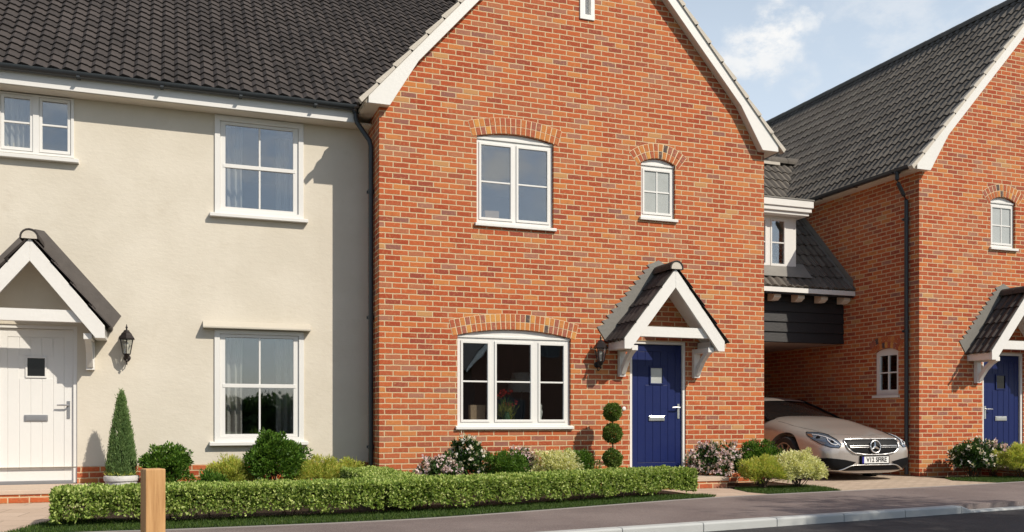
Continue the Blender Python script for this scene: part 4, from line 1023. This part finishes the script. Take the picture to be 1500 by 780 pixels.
def lean(x, s_, z):
    f = math.exp(-max(0, s_)/.35)
    return s_+f*(.24*max(0, z-.47)**1.4+.10*max(0, .30-z)*0+.13*(abs(x)/.75)**2.6*0)
mb = MB(); vs = []; fs = []
rings = [(-.055, .30), (-.045, .55), (-.028, .78), (-.01, .93)]
for s_, k in rings:
    w_, z0, z1 = ST[0][1:]
    zc = (z0+z1)/2
    for x, z in section(w_, z0, z1): vs.append((x*k, lean(x*k, s_, zc+(z-zc)*k), zc+(z-zc)*k))
# resample the stations smoothly
sts = []
for i in range(len(ST)-1):
    p0, p1, p2, p3 = [np.array(ST[max(0, min(len(ST)-1, j))]) for j in (i-1, i, i+1, i+2)]
    for q in range(3):
        t_ = q/3; sts.append(tuple(p1+(p2-p1)*t_) if i == 0 else tuple(.5*((2*p1)+(p2-p0)*t_+(2*p0-5*p1+4*p2-p3)*t_*t_+(3*p1-p0-3*p2+p3)*t_**3)))
sts.append(ST[-1])
for s_, w_, z0, z1 in sts:
    for x, z in section(w_, z0, z1):
        # waist: the flank is pinched low down and swells at the shoulder
        x2 = x*(1-.035*math.exp(-((z-.36)/.12)**2)*min(1, s_/.5)); vs.append((x2, lean(x2, s_, z), z))
nr = len(rings)+len(sts)
for i in range(nr-1):
    for j in range(NS): fs.append((i*NS+j, i*NS+(j+1) % NS, (i+1)*NS+(j+1) % NS, (i+1)*NS+j))
fs += [tuple(reversed(range(NS))), tuple(range((nr-1)*NS, nr*NS))]
def carw(v): return (CXC+v[0], CY0+v[1], v[2])
mb.add([carw(v) for v in vs], fs)
bvh = BVHTree.FromPolygons([Vector(v) for v in mb.v], mb.f)
body = mb.build('body', M['carpaint'], car, smooth=True, angle=50)
cut = MB(); AX = .985
for sg in (-1, 1):
    for ax in (AX, AX+2.95):
        n = 40; c0 = [(sg*.62, ax+.415*math.cos(2*math.pi*j/n), .352+.415*math.sin(2*math.pi*j/n)) for j in range(n)]; c1 = [(sg*1.1, y_, z) for _, y_, z in c0]
        cut.add([carw(v) for v in c0+c1], [tuple(range(n)), tuple(range(2*n-1, n-1, -1))]+[(j, (j+1) % n, n+(j+1) % n, n+j) for j in range(n)])
cutter = cut.build('arch_cutter', M['carblack'])
md = body.modifiers.new('arches', 'BOOLEAN'); md.operation = 'DIFFERENCE'; md.object = cutter; md.solver = 'EXACT'
bpy.context.view_layer.update(); dg = bpy.context.evaluated_depsgraph_get()
nm = bpy.data.meshes.new_from_object(body.evaluated_get(dg)); body.modifiers.clear(); body.data = nm; nm.name = 'body'
nm.shade_smooth(); nm.set_sharp_from_angle(angle=R(40)); bpy.data.objects.remove(cutter)
def front(x, z, off=.004, d=(0, 1, 0), o=None):
    """point of the body seen from the front at lateral x and height z, lifted off the paint"""
    d = Vector(d).normalized(); q = Vector(carw((x, -1.5, z))) if o is None else o
    h_ = bvh.ray_cast(q, d); 
    if h_[0] is None: return Vector(carw((x, .35, z)))
    return h_[0]-d*off
def decal(mb, poly, off=.004, sub=10, d=(0, 1, 0), thick=.012, mi=0):
    """patch that follows the body: poly in (x, z), filled in columns"""
    xs = [p[0] for p in poly]; x0, x1 = min(xs), max(xs); n = max(6, int((x1-x0)/.02)); cols = []
    for i in range(n+1):
        x = x0+1e-4+(x1-x0-2e-4)*i/n; zs = []
        for (xa, za), (xb, zb) in zip(poly, poly[1:]+poly[:1]):
            if (xa-x)*(xb-x) <= 0 and xa != xb: zs.append(za+(zb-za)*(x-xa)/(xb-xa))
        cols.append((x, min(zs), max(zs)))
    vs = []; fs = []; k = sub+1
    for x, a, b in cols:
        for j in range(k): vs.append(front(x, a+(b-a)*j/sub, off))
    m = len(vs); vs += [v+Vector((0, thick, 0)) for v in vs]
    for i in range(n):
        for j in range(sub): a = i*k+j; fs += [(a, a+k, a+k+1, a+1), (m+a, m+a+1, m+a+k+1, m+a+k)]
        a = i*k; fs += [(a, m+a, m+a+k, a+k), (a+sub, a+sub+k, m+a+sub+k, m+a+sub)]
    fs += [tuple([j, j+1, m+j+1, m+j]) for j in range(sub)]+[tuple([n*k+j, m+n*k+j, m+n*k+j+1, n*k+j+1]) for j in range(sub)]
    mb.add(vs, fs, mi)
def line_on(mb, pts, r, off=.006, mi=0, close=False, n=6):
    P = []
    pp = pts+pts[:1] if close else pts
    for (xa, za), (xb, zb) in zip(pp, pp[1:]):
        m = max(1, int(math.hypot(xb-xa, zb-za)/.03))
        for i in range(m): P.append(front(xa+(xb-xa)*i/m, za+(zb-za)*i/m, off))
    P.append(front(*pp[-1], off))
    for _ in range(1 if close else 3): P = [P[0]]+[(P[i-1]+P[i]*2+P[i+1])/4 for i in range(1, len(P)-1)]+[P[-1]]
    mb.tube(P, r, n, mi)
GR = [(-.535, .630), (-.530, .655), (-.505, .668), (0, .672), (.505, .668), (.530, .655), (.535, .630), (.505, .520), (.40, .450), (.20, .424), (0, .420), (-.20, .424), (-.40, .450), (-.505, .520)]
gm = MB(); decal(gm, GR, .012); gr = gm.build('grille', M['carblack'], car, smooth=True)
gm = MB(); line_on(gm, GR, .011, .016, close=True); gm.build('grille_surround', M['chrome'], gr, smooth=True, angle=60)
gm = MB(); line_on(gm, [(-.47, .560), (-.10, .562)], .009, .026); line_on(gm, [(.10, .562), (.47, .560)], .009, .026); line_on(gm, [(-.465, .535), (-.10, .537)], .006, .026); line_on(gm, [(.10, .537), (.465, .535)], .006, .026); gm.build('grille_bar', M['chrome'], gr, smooth=True, angle=60)
em = MB(); ec = front(0, .550, .045); nrm = Vector((0, -1, .12)).normalized(); ux = Vector((1, 0, 0)); uz = nrm.cross(ux)*-1
if uz.z < 0: uz = -uz
em.tube([ec+ux*.098*math.cos(2*math.pi*j/36)+uz*.098*math.sin(2*math.pi*j/36) for j in range(37)], .011, 8)
for k in range(3):
    a = math.pi/2+k*2*math.pi/3; tip = ec+(ux*math.cos(a)+uz*math.sin(a))*.094; pa = ux*math.cos(a+math.pi/2)+uz*math.sin(a+math.pi/2)
    vs = [ec+pa*.020, ec-pa*.020, tip-pa*.006, tip+pa*.006, ec+nrm*.014, tip+nrm*.005, ec-nrm*.006, tip-nrm*.004]
    em.add(vs, [(0, 4, 5, 3), (4, 1, 2, 5), (0, 3, 7, 6), (6, 7, 2, 1), (3, 5, 2, 7)])
em.build('star_emblem', M['chrome'], gr, smooth=True, angle=40)
# lower intakes, bright strip, lip
im = MB(); decal(im, [(-.87, .185), (-.64, .178), (-.42, .264), (-.36, .305), (-.56, .345), (-.80, .372), (-.88, .365)], .014, 8); decal(im, [(.87, .185), (.64, .178), (.42, .264), (.36, .305), (.56, .345), (.80, .372), (.88, .365)], .014, 8)
decal(im, [(-.58, .168), (.58, .168), (.42, .252), (-.42, .252)], .012, 8); im.build('bumper_intake', M['carblack'], car, smooth=True)
im = MB(); line_on(im, [(-.89, .172), (-.62, .172), (-.44, .258), (.44, .258), (.62, .172), (.89, .172)], .009, .022); im.build('bumper_strip', M['chrome'], car, smooth=True, angle=60)
im = MB()
def top(x, s_, off=.003):
    h_ = bvh.ray_cast(Vector(carw((x, s_, 2.0))), Vector((0, 0, -1))); return h_[0]+Vector((0, 0, off))
for sg in (-1, 1): im.tube([top(sg*(.60+.14*min(1, q*1.6)), .30+1.12*q, .0005) for q in np.linspace(0, 1, 14)], .0024, 5)
im.tube([top(x, .16+.16*(abs(x)/.6)**2, .0) for x in np.linspace(-.6, .6, 22)], .0020, 5)
im.build('bonnet_seam', M['carblack'], car)
# number plate
pm = MB(); pz, py = .338, front(0, .338, .0).y-.022; pm.box(CXC-.285, CXC+.285, py-.004, py+.03, pz-.068, pz+.068)
pb = pm.build('number_plate', M['carblack'], car, bevel=.006)
pm = MB(); pm.box(CXC-.225, CXC+.262, py-.010, py-.0045, pz-.052, pz+.052); pm.build('plate_face', M['plate'], pb)
pm = MB(); pm.box(CXC-.262, CXC-.226, py-.0105, py-.0045, pz-.052, pz+.052); pm.build('plate_band', M['plateblue'], pb)
def text_mesh(name, body_, size, loc, mat, parent, sx=1.0):
    c = bpy.data.curves.new(name, 'FONT'); c.body = body_; c.size = size; c.align_x = 'CENTER'; c.align_y = 'CENTER'; c.extrude = .0012; c.offset = .003
    o = bpy.data.objects.new(name, c); COL.objects.link(o); bpy.context.view_layer.update()
    me = bpy.data.meshes.new_from_object(o.evaluated_get(bpy.context.evaluated_depsgraph_get())); bpy.data.objects.remove(o); bpy.data.curves.remove(c)
    for v in me.vertices: v.co = (loc[0]+v.co.x*sx, loc[1]-v.co.z, loc[2]+v.co.y)
    me.materials.clear(); me.materials.append(mat); q = bpy.data.objects.new(name, me); COL.objects.link(q); attach(q, parent); return q
text_mesh('plate_text', 'V12 SFIRE', .104, (CXC+.02, py-.0112, pz-.001), M['black'], pb, .93)
# headlights: outline seen at 45 degrees, wrapped on the corner
def corner_pt(a, z, sg, off):
    """a: distance across the 45-degree view of the front corner"""
    d = Vector((-sg*1, 1, 0)).normalized(); c0 = Vector(carw((sg*.72, .12, z))); side = Vector((sg*1, 1, 0)).normalized()
    q = c0-d*1.5+side*a; h_ = bvh.ray_cast(q, d)
    if h_[0] is None: return c0
    return h_[0]+h_[1]*(off if h_[1].dot(d) < 0 else -off)
HL = [(.40, .775), (.22, .772), (.06, .738), (-.09, .662), (-.175, .582), (-.14, .530), (-.02, .540), (.13, .588), (.28, .660), (.37, .722)]
def corner_patch(mb, poly, sg, off, sub=8, thick=.02):
    xs = [p[0] for p in poly]; x0, x1 = min(xs), max(xs); n = 24; k = sub+1; vs = []; fs = []
    for i in range(n+1):
        x = x0+1e-4+(x1-x0-2e-4)*i/n; zs = []
        for (xa, za), (xb, zb) in zip(poly, poly[1:]+poly[:1]):
            if (xa-x)*(xb-x) <= 0 and xa != xb: zs.append(za+(zb-za)*(x-xa)/(xb-xa))
        for j in range(k): vs.append(corner_pt(x, min(zs)+(max(zs)-min(zs))*j/sub, sg, off))
    m = len(vs); inw = Vector((-sg*1, 1, 0)).normalized()*thick; vs += [v+inw for v in vs]
    for i in range(n):
        for j in range(sub): a = i*k+j; fs += [(a, a+k, a+k+1, a+1), (m+a, m+a+1, m+a+k+1, m+a+k)]
        a = i*k; fs += [(a, m+a, m+a+k, a+k), (a+sub, a+sub+k, m+a+sub+k, m+a+sub)]
    mb.add(vs, fs)
for sg in (-1, 1):
    hm = MB(); corner_patch(hm, HL, sg, .003); hd = hm.build('headlight', M['lampglass'], car, smooth=True)
    hm = MB(); rim_ = HL+HL[:1]; P = []
    for (xa, za), (xb, zb) in zip(rim_, rim_[1:]):
        for i in range(4): P.append(corner_pt(xa+(xb-xa)*i/4, za+(zb-za)*i/4, sg, .004))
    hm.tube(P+P[:1], .005, 6); hm.build('headlight_rim', M['carblack'], hd)
    hm = MB(); hm.tube([corner_pt(a, z, sg, .009) for a, z in ((.30, .735), (.20, .722), (.08, .695), (-.04, .645), (-.12, .588), (-.15, .562))], [.007, .009, .010, .010, .008, .005], 6)
    hm.tube([corner_pt(a, z, sg, .009) for a, z in ((.06, .685), (.03, .635), (-.02, .595), (-.075, .575), (-.115, .585))], [.005, .007, .008, .007, .004], 6); hm.build('daylight_strip', M['lampwhite'], hd)
    for a, z, r_ in ((.19, .682, .036), (-.03, .618, .032)):
        hm = MB()
        c0 = corner_pt(a, z, sg, .004); d = Vector((sg*1, -1, 0)).normalized(); s2 = Vector((sg*1, 1, 0)).normalized()
        n = 18; vs = [c0+d*.010]; 
        for rr, dd in ((.4, .010), (.75, .006), (1, 0)): vs += [c0+d*dd+(s2*math.cos(2*math.pi*j/n)+Vector((0, 0, 1))*math.sin(2*math.pi*j/n))*r_*rr for j in range(n)]
        hm.add(vs, [(0, 1+j, 1+(j+1) % n) for j in range(n)]+[(1+i*n+j, 1+i*n+n+j, 1+i*n+n+(j+1) % n, 1+i*n+(j+1) % n) for i in range(2) for j in range(n)])
        hm.build('headlight_lens', M['carglass'], hd, smooth=True)
    hm = MB(); corner_patch(hm, [(.395, .748), (.31, .742), (.27, .690), (.29, .688), (.365, .722)], sg, .006, 5); hm.build('side_marker', M['amber'], hd)
# cabin: windscreen, side glass, roof, pillars
def cab(s_):
    """roof height, belt half width, roof half width at s"""
    prof = [(1.42, 1.005, .86, .80), (1.75, 1.125, .87, .74), (2.10, 1.25, .87, .68), (2.45, 1.365, .865, .63), (2.8, 1.408, .845, .59), (3.2, 1.41, .84, .585), (3.6, 1.345, .83, .60), (4.0, 1.215, .81, .64), (4.45, 1.0, .77, .70)]
    for p, q in zip(prof, prof[1:]):
        if p[0] <= s_ <= q[0]:
            f = (s_-p[0])/(q[0]-p[0]); f = f*f*(3-2*f)*.3+f*.7; return [p[i]+(q[i]-p[i])*f for i in (1, 2, 3)]
    return list((prof[0] if s_ < 1.42 else prof[-1])[1:])
def cab_ring(s_, off=0):
    zt, wb, wt = cab(s_); zb = .985; pts = []
    for i in range(7): f = i/6; pts.append((wb+(wt-wb)*f**1.15+off, zb+(zt-.045-zb)*f))
    for i in range(1, 9): f = i/8; pts.append((wt*math.cos(f*math.pi/2)**.75+off*(1-f), zt-.045+.045*math.sin(f*math.pi/2)+off*f))
    return pts
def cab_patch(s0, s1, j0, j1, off, n=14):
    mb = MB(); vs = []; fs = []
    for i in range(n+1):
        s_ = s0+(s1-s0)*i/n; r = cab_ring(s_, off); full = [(-x, z) for x, z in r]+[(x, z) for x, z in reversed(r[:-1])]
        for x, z in full[j0:j1+1]: vs.append(carw((x, s_+.10+.10*(x/.8)**2*max(0, (2.6-s_)/1.2), z)))
    k = j1-j0+1
    for i in range(n):
        for j in range(k-1): fs.append((i*k+j, i*k+k+j, i*k+k+j+1, i*k+j+1))
    mb.add(vs, fs); return mb
TOT = 2*15-2
cb = cab_patch(1.42, 4.45, 0, TOT, 0, 40); cabm = cb.build('cabin_glass', M['carglass'], car, smooth=True, angle=60)
rp = cab_patch(2.30, 3.60, 6, TOT-6, .014); rp.build('roof_panel', M['carpaint'], car, smooth=True, angle=60)
ap = MB()
for sg in (-1, 1):
    ap.tube([carw((sg*x, s_+.10+.10*(x/.8)**2*max(0, (2.6-s_)/1.2), z)) for s_ in np.linspace(1.45, 2.55, 12) for x, z in [cab_ring(s_, .004)[7]]], .026, 8)
    ap.tube([carw((sg*x, s_+.10, z)) for s_ in np.linspace(2.45, 4.4, 14) for x, z in [cab_ring(s_, .004)[6]]], .022, 8)
ap.build('pillar', M['carblack'], car, smooth=True, angle=60)
wm = MB(); wm.tube([carw((.55, 1.47, .985)), carw((.10, 1.40, .99)), carw((-.45, 1.47, .99))], .008, 6); wm.tube([carw((-.05, 1.40, .985)), carw((-.35, 1.42, .995)), carw((-.68, 1.55, .985))], .008, 6); wm.build('wiper', M['carblack'], car)
for sg in (-1, 1):
    mm = MB(); n = 14
    cyl = [(sg*1.03, 1.95, 1.0)]
    vs = []; fs = []
    for i in range(9):
        f = i/8*math.pi
        for j in range(n): a = 2*math.pi*j/n; vs.append(carw((sg*(1.0-.11*math.cos(f)), 2.10-.075*math.sin(f)*math.cos(a)*.9, 1.0+.065*math.sin(f)*math.sin(a))))
    for i in range(8):
        for j in range(n): fs.append((i*n+j, i*n+(j+1) % n, i*n+n+(j+1) % n, i*n+n+j))
    mm.add(vs, fs); mm.build('door_mirror', M['carpaint'], car, smooth=True)
for sg in (-1, 1):
    for ax in (AX, AX+2.95):
        c = (sg*.845, ax, .347); w_ = MB(); prof = [(.235, -.11), (.31, -.115), (.338, -.10), (.347, -.06), (.347, .06), (.338, .10), (.31, .115), (.245, .11), (.24, .0)]
        n = 36; vs = []
        for r_, o_ in prof:
            for j in range(n): a = 2*math.pi*j/n; vs.append(carw((c[0]+sg*o_, c[1]+r_*math.cos(a), c[2]+r_*math.sin(a))))
        m = len(prof); w_.add(vs, [(i*n+j, i*n+(j+1) % n, ((i+1) % m)*n+(j+1) % n, ((i+1) % m)*n+j) for i in range(m) for j in range(n)])
        wh = w_.build('wheel', M['tyre'], car, smooth=True)
        r2 = MB(); vs = []
        for r_, o_ in ((.248, .10), (.252, .112), (.238, .112), (.228, .09), (.225, -.05)):
            for j in range(n): a = 2*math.pi*j/n; vs.append(carw((c[0]+sg*o_, c[1]+r_*math.cos(a), c[2]+r_*math.sin(a))))
        r2.add(vs, [(i*n+j, i*n+(j+1) % n, (i+1)*n+(j+1) % n, (i+1)*n+j) for i in range(4) for j in range(n)])
        for k in range(10):
            a = 2*math.pi*(k+.3*(k % 2))/10; pa = a+math.pi/2; o1 = .075
            def sp(r_, t_, o_): return carw((c[0]+sg*o_, c[1]+r_*math.cos(a)+t_*math.cos(pa), c[2]+r_*math.sin(a)+t_*math.sin(pa)))
            r2.add([sp(.03, .018, o1), sp(.03, -.018, o1), sp(.235, -.012, .10), sp(.235, .012, .10), sp(.03, .018, .04), sp(.03, -.018, .04), sp(.235, -.012, .07), sp(.235, .012, .07)], [(0, 1, 2, 3), (4, 7, 6, 5), (0, 3, 7, 4), (1, 5, 6, 2)])
        vs = [carw((c[0]+sg*o_, c[1]+r_*math.cos(2*math.pi*j/n), c[2]+r_*math.sin(2*math.pi*j/n))) for r_, o_ in ((.045, .07), (.045, .09), (.03, .095)) for j in range(n)]
        r2.add(vs, [(i*n+j, i*n+(j+1) % n, i*n+n+(j+1) % n, i*n+n+j) for i in range(2) for j in range(n)]+[tuple(range(2*n, 3*n))])
        r2.build('rim', M['rim'], wh, smooth=True)
        br = MB(); vs = [carw((c[0]+sg*o_, c[1]+.17*math.cos(2*math.pi*j/n), c[2]+.17*math.sin(2*math.pi*j/n))) for o_ in (-.02, .01) for j in range(n)]
        br.add(vs, [tuple(range(n)), tuple(range(2*n-1, n-1, -1))]+[(j, (j+1) % n, n+(j+1) % n, n+j) for j in range(n)]); br.build('brake_disc', M['greymetal'], wh, smooth=True)
        cp = MB(); vs = [carw((c[0]+sg*o_, c[1]+r_*math.cos(a), c[2]+r_*math.sin(a))) for o_ in (.012, .05) for a in np.linspace(R(130), R(185), 8) for r_ in (.12, .195)]
        fs = []
        for i in range(7): a = i*2; fs += [(a, a+1, a+3, a+2), (16+a, 16+a+2, 16+a+3, 16+a+1), (a, a+2, 18+a, 16+a), (a+1, 17+a, 19+a, a+3)]
        cp.add(vs, fs); cp.build('brake_caliper', M['caliper'], wh)

# ------------------------------------------------------------------ across the road (seen in the window glass, and shading the road)
oh = thing('opposite_house', 'dark gabled house across the road reflected in the triple window', 'house', (19.2, -39, 0))
mb = MB(); mb.prism([(14.9, -.14), (23.5, -.14), (23.5, 4.0), (19.2, 8.6), (14.9, 4.0)], -44, -34); mb.build('wall', M['farbrick'], oh)
mb = MB(); 
for sg in (-1, 1): mb.prism([(19.2+sg*4.75, 3.55), (19.2, 8.72), (19.2, 8.92), (19.2+sg*4.9, 3.6)], -44.3, -33.7)
mb.build('roof', M['tile'], oh)
mb = MB()
for sg in (-1, 1): mb.prism([(19.2+sg*4.78, 3.42), (19.2, 8.50), (19.2, 8.75), (19.2+sg*4.85, 3.62)], -33.72, -33.66)
mb.build('bargeboard', M['white'], oh)
for x0, z0 in ((16.2, .9), (20.6, .9), (18.4, 4.4)):
    f = MB(); f.prism(opening(x0, x0+1.5, z0, z0+1.3), -33.995, -33.93, holes=[opening(x0+.08, x0+.7, z0+.08, z0+1.22), opening(x0+.8, x0+1.42, z0+.08, z0+1.22)]); w_ = f.build('window', M['black_pipe'], oh)
    f = MB(); f.box(x0+.06, x0+1.44, -33.99, -33.97, z0+.06, z0+1.24); f.build('pane', M['darkglass'], w_)
def tree(label, x, y, h, r, trunk_h, leafm, n=210):
    t = thing('street_tree', label, 'tree', (x, y, 0), 'trees across the road')
    mb = MB(); mb.tube([(x, y, -.13), (x+.05, y, trunk_h*.6), (x, y+.05, trunk_h+.8), (x, y, h-.8)], [.13, .10, .07, .02], 10)
    P, out, cen = clumps((x, y, (trunk_h+h)/2), (r, r, (h-trunk_h)/2), n, .36, 46, .45, low=-1)
    for i in range(0, len(cen), 9):
        p = Vector(cen[i]); b = Vector((x, y, min(p.z-.3, h-1))); b.z = max(trunk_h*.8, b.z*.85); mb.tube([b, b.lerp(p, .55)+Vector((0, 0, .15)), p], [.035, .02, .008], 6)
    mb.build('trunk', M['stem'], t); leaf_mesh('crown', leafm, t, P, out+rng.normal(size=out.shape)*.6, .13, .07); return t
tree('leafy street tree across the road whose shade falls on the pavement', 12.6, -12.2, 8.9, 1.9, 5.2, M['bush'])
tl_ = MB()
P, out, cen = [], [], []
for i in range(36):
    a, b, c = clumps((-45+i*3.6+random.uniform(-1, 1), -66+random.uniform(-2, 2), .6), (2.6, 1.6, random.uniform(1.2, 2.6)), 60, .7, 60, .4, low=-.6); P.append(a); out.append(b)
o = leaf_mesh('treeline', M['bushdark'], None, np.concatenate(P), np.concatenate(out), .48, .30); o['kind'] = 'stuff'

# ------------------------------------------------------------------ light and sky
W = bpy.data.worlds.new('World'); S.world = W; W.use_nodes = True; nt = W.node_tree; nt.nodes.clear()
class WN(NT):
    def __init__(s, tree): s.t = tree
k = WN(nt); wo = k.n('ShaderNodeOutputWorld'); bg = k.n('ShaderNodeBackground'); nt.links.new(bg.outputs[0], wo.inputs[0])
sky = k.n('ShaderNodeTexSky'); sky.sky_type = 'NISHITA'; sky.sun_disc = False
sky.sun_elevation = math.asin(SUN.z); sky.sun_rotation = math.atan2(SUN.x, SUN.y); sky.air_density = 1.0; sky.dust_density = 1.0; sky.ozone_density = 1.3; sky.altitude = 30
co = k.coord('Generated')
mp = k.n('ShaderNodeMapping'); k.put(mp.inputs[0], co); mp.inputs['Scale'].default_value = (1, 1, 1.7); mp.inputs['Location'].default_value = (.35, .2, .1)
n1 = k.noise(mp.outputs[0], 3.1, 9, .58)
# a few billows stand where the photograph has them, the rest is left to the noise
wn_ = k.n('ShaderNodeTexNoise'); k.put(wn_.inputs['Vector'], co); wn_.inputs['Scale'].default_value = 11; wn_.inputs['Detail'].default_value = 7; wn_.inputs['Roughness'].default_value = .62
w0 = k.n('ShaderNodeVectorMath', operation='SUBTRACT'); k.put(w0.inputs[0], wn_.outputs['Color']); w0.inputs[1].default_value = (.5, .5, .5)
w1 = k.n('ShaderNodeVectorMath', operation='SCALE'); k.put(w1.inputs[0], w0.outputs[0]); w1.inputs['Scale'].default_value = .13
w2 = k.n('ShaderNodeVectorMath', operation='ADD'); k.put(w2.inputs[0], w1.outputs[0]); k.put(w2.inputs[1], co); wco = w2.outputs[0]
def billow(d, w_):
    v = k.n('ShaderNodeVectorMath', operation='DOT_PRODUCT'); nrmz = k.n('ShaderNodeVectorMath', operation='NORMALIZE'); k.put(nrmz.inputs[0], wco)
    k.put(v.inputs[0], nrmz.outputs[0]); v.inputs[1].default_value = Vector(d).normalized(); return k.sstep(v.outputs['Value'], math.cos(R(w_)), math.cos(R(w_*.15)))
def pixdir(px, py):
    u, v = (px-750)/1342, (615-py)/1342; return (.346+u*.938, .938-u*.346, v)
bl = None
for px, py, w_, a_ in ((1140, 42, 2.9, 1), (1112, 105, 1.9, .9), (1078, 92, 2.2, .85), (1208, 12, 1.1, .6), (1170, 130, 1.6, .35), (1300, 20, 3.4, .35)):
    b = k.math('MULTIPLY', billow(pixdir(px, py), w_), a_); bl = b if bl is None else k.math('MAXIMUM', bl, b)
for px, py, w_, a_ in ((725, 240, 3.6, 1), (800, 235, 2.6, .7), (790, 300, 2.2, .5), (688, 505, 5.0, 1), (350, 195, 3.6, .7), (420, 185, 3.0, .6), (60, 160, 5, .5), (1470, 320, 4, .5)):
    d_ = pixdir(px, py); b = k.math('MULTIPLY', billow((d_[0], -d_[1], d_[2]), w_), a_); bl = k.math('MAXIMUM', bl, b)
fine = k.noise(mp.outputs[0], 14, 8, .62)
cl = k.math('ADD', k.math('MULTIPLY', n1, .62), k.math('MULTIPLY', fine, .38))
mask = k.math('MAXIMUM', k.math('MULTIPLY', k.sstep(cl, .50, .66), .70), k.math('MULTIPLY', bl, k.sstep(fine, .40, .62)))
sepz = k.n('ShaderNodeSeparateXYZ'); k.put(sepz.inputs[0], co)
haze = k.math('MULTIPLY', k.math('SUBTRACT', 1, k.sstep(sepz.outputs[2], .05, .95)), .93)
az = k.n('ShaderNodeVectorMath', operation='DOT_PRODUCT'); k.put(az.inputs[0], co); az.inputs[1].default_value = (.55, .83, 0)
haze = k.math('MULTIPLY', haze, k.math('ADD', .10, k.math('MULTIPLY', k.sstep(az.outputs['Value'], -.4, .7), .90)))
veil = k.math('MULTIPLY', k.sstep(k.noise(mp.outputs[0], 1.6, 5), .38, .66), .30)
skyc = k.mix(k.math('ADD', haze, veil, clamp=True), sky.outputs[0], (8.5, 9.8, 11.2))
cloudcol = k.mix(k.sstep(k.noise(mp.outputs[0], 5, 6), .35, .7), (9.0, 9.2, 9.4), (10.6, 10.5, 10.3))
k.put(bg.inputs[0], k.mix(mask, skyc, cloudcol)); bg.inputs[1].default_value = .088
sl = bpy.data.lights.new('sun', 'SUN'); sl.energy = 4.35; sl.angle = R(.53); sl.color = (1, .915, .785)
so = bpy.data.objects.new('sun', sl); COL.objects.link(so); so.location = SUN*60; so.rotation_euler = SUN.to_track_quat('Z', 'Y').to_euler()

# ------------------------------------------------------------------ camera
cam = bpy.data.cameras.new('camera'); co_ = bpy.data.objects.new('camera', cam); COL.objects.link(co_); S.camera = co_
co_.location = (0, -12.29, .98); co_.rotation_euler = (R(90), 0, -math.atan(495/1342))
cam.sensor_width = 36; cam.lens = 36*1342/1500; cam.shift_y = (615-390)/1500; cam.clip_end = 2000; cam.clip_start = .05
S.view_settings.view_transform = 'Standard'; S.view_settings.look = 'None'; S.view_settings.exposure = .10; S.view_settings.gamma = 1
S.render.engine = 'CYCLES'; S.cycles.max_bounces = 8; S.cycles.transparent_max_bounces = 16; S.cycles.use_denoising = True
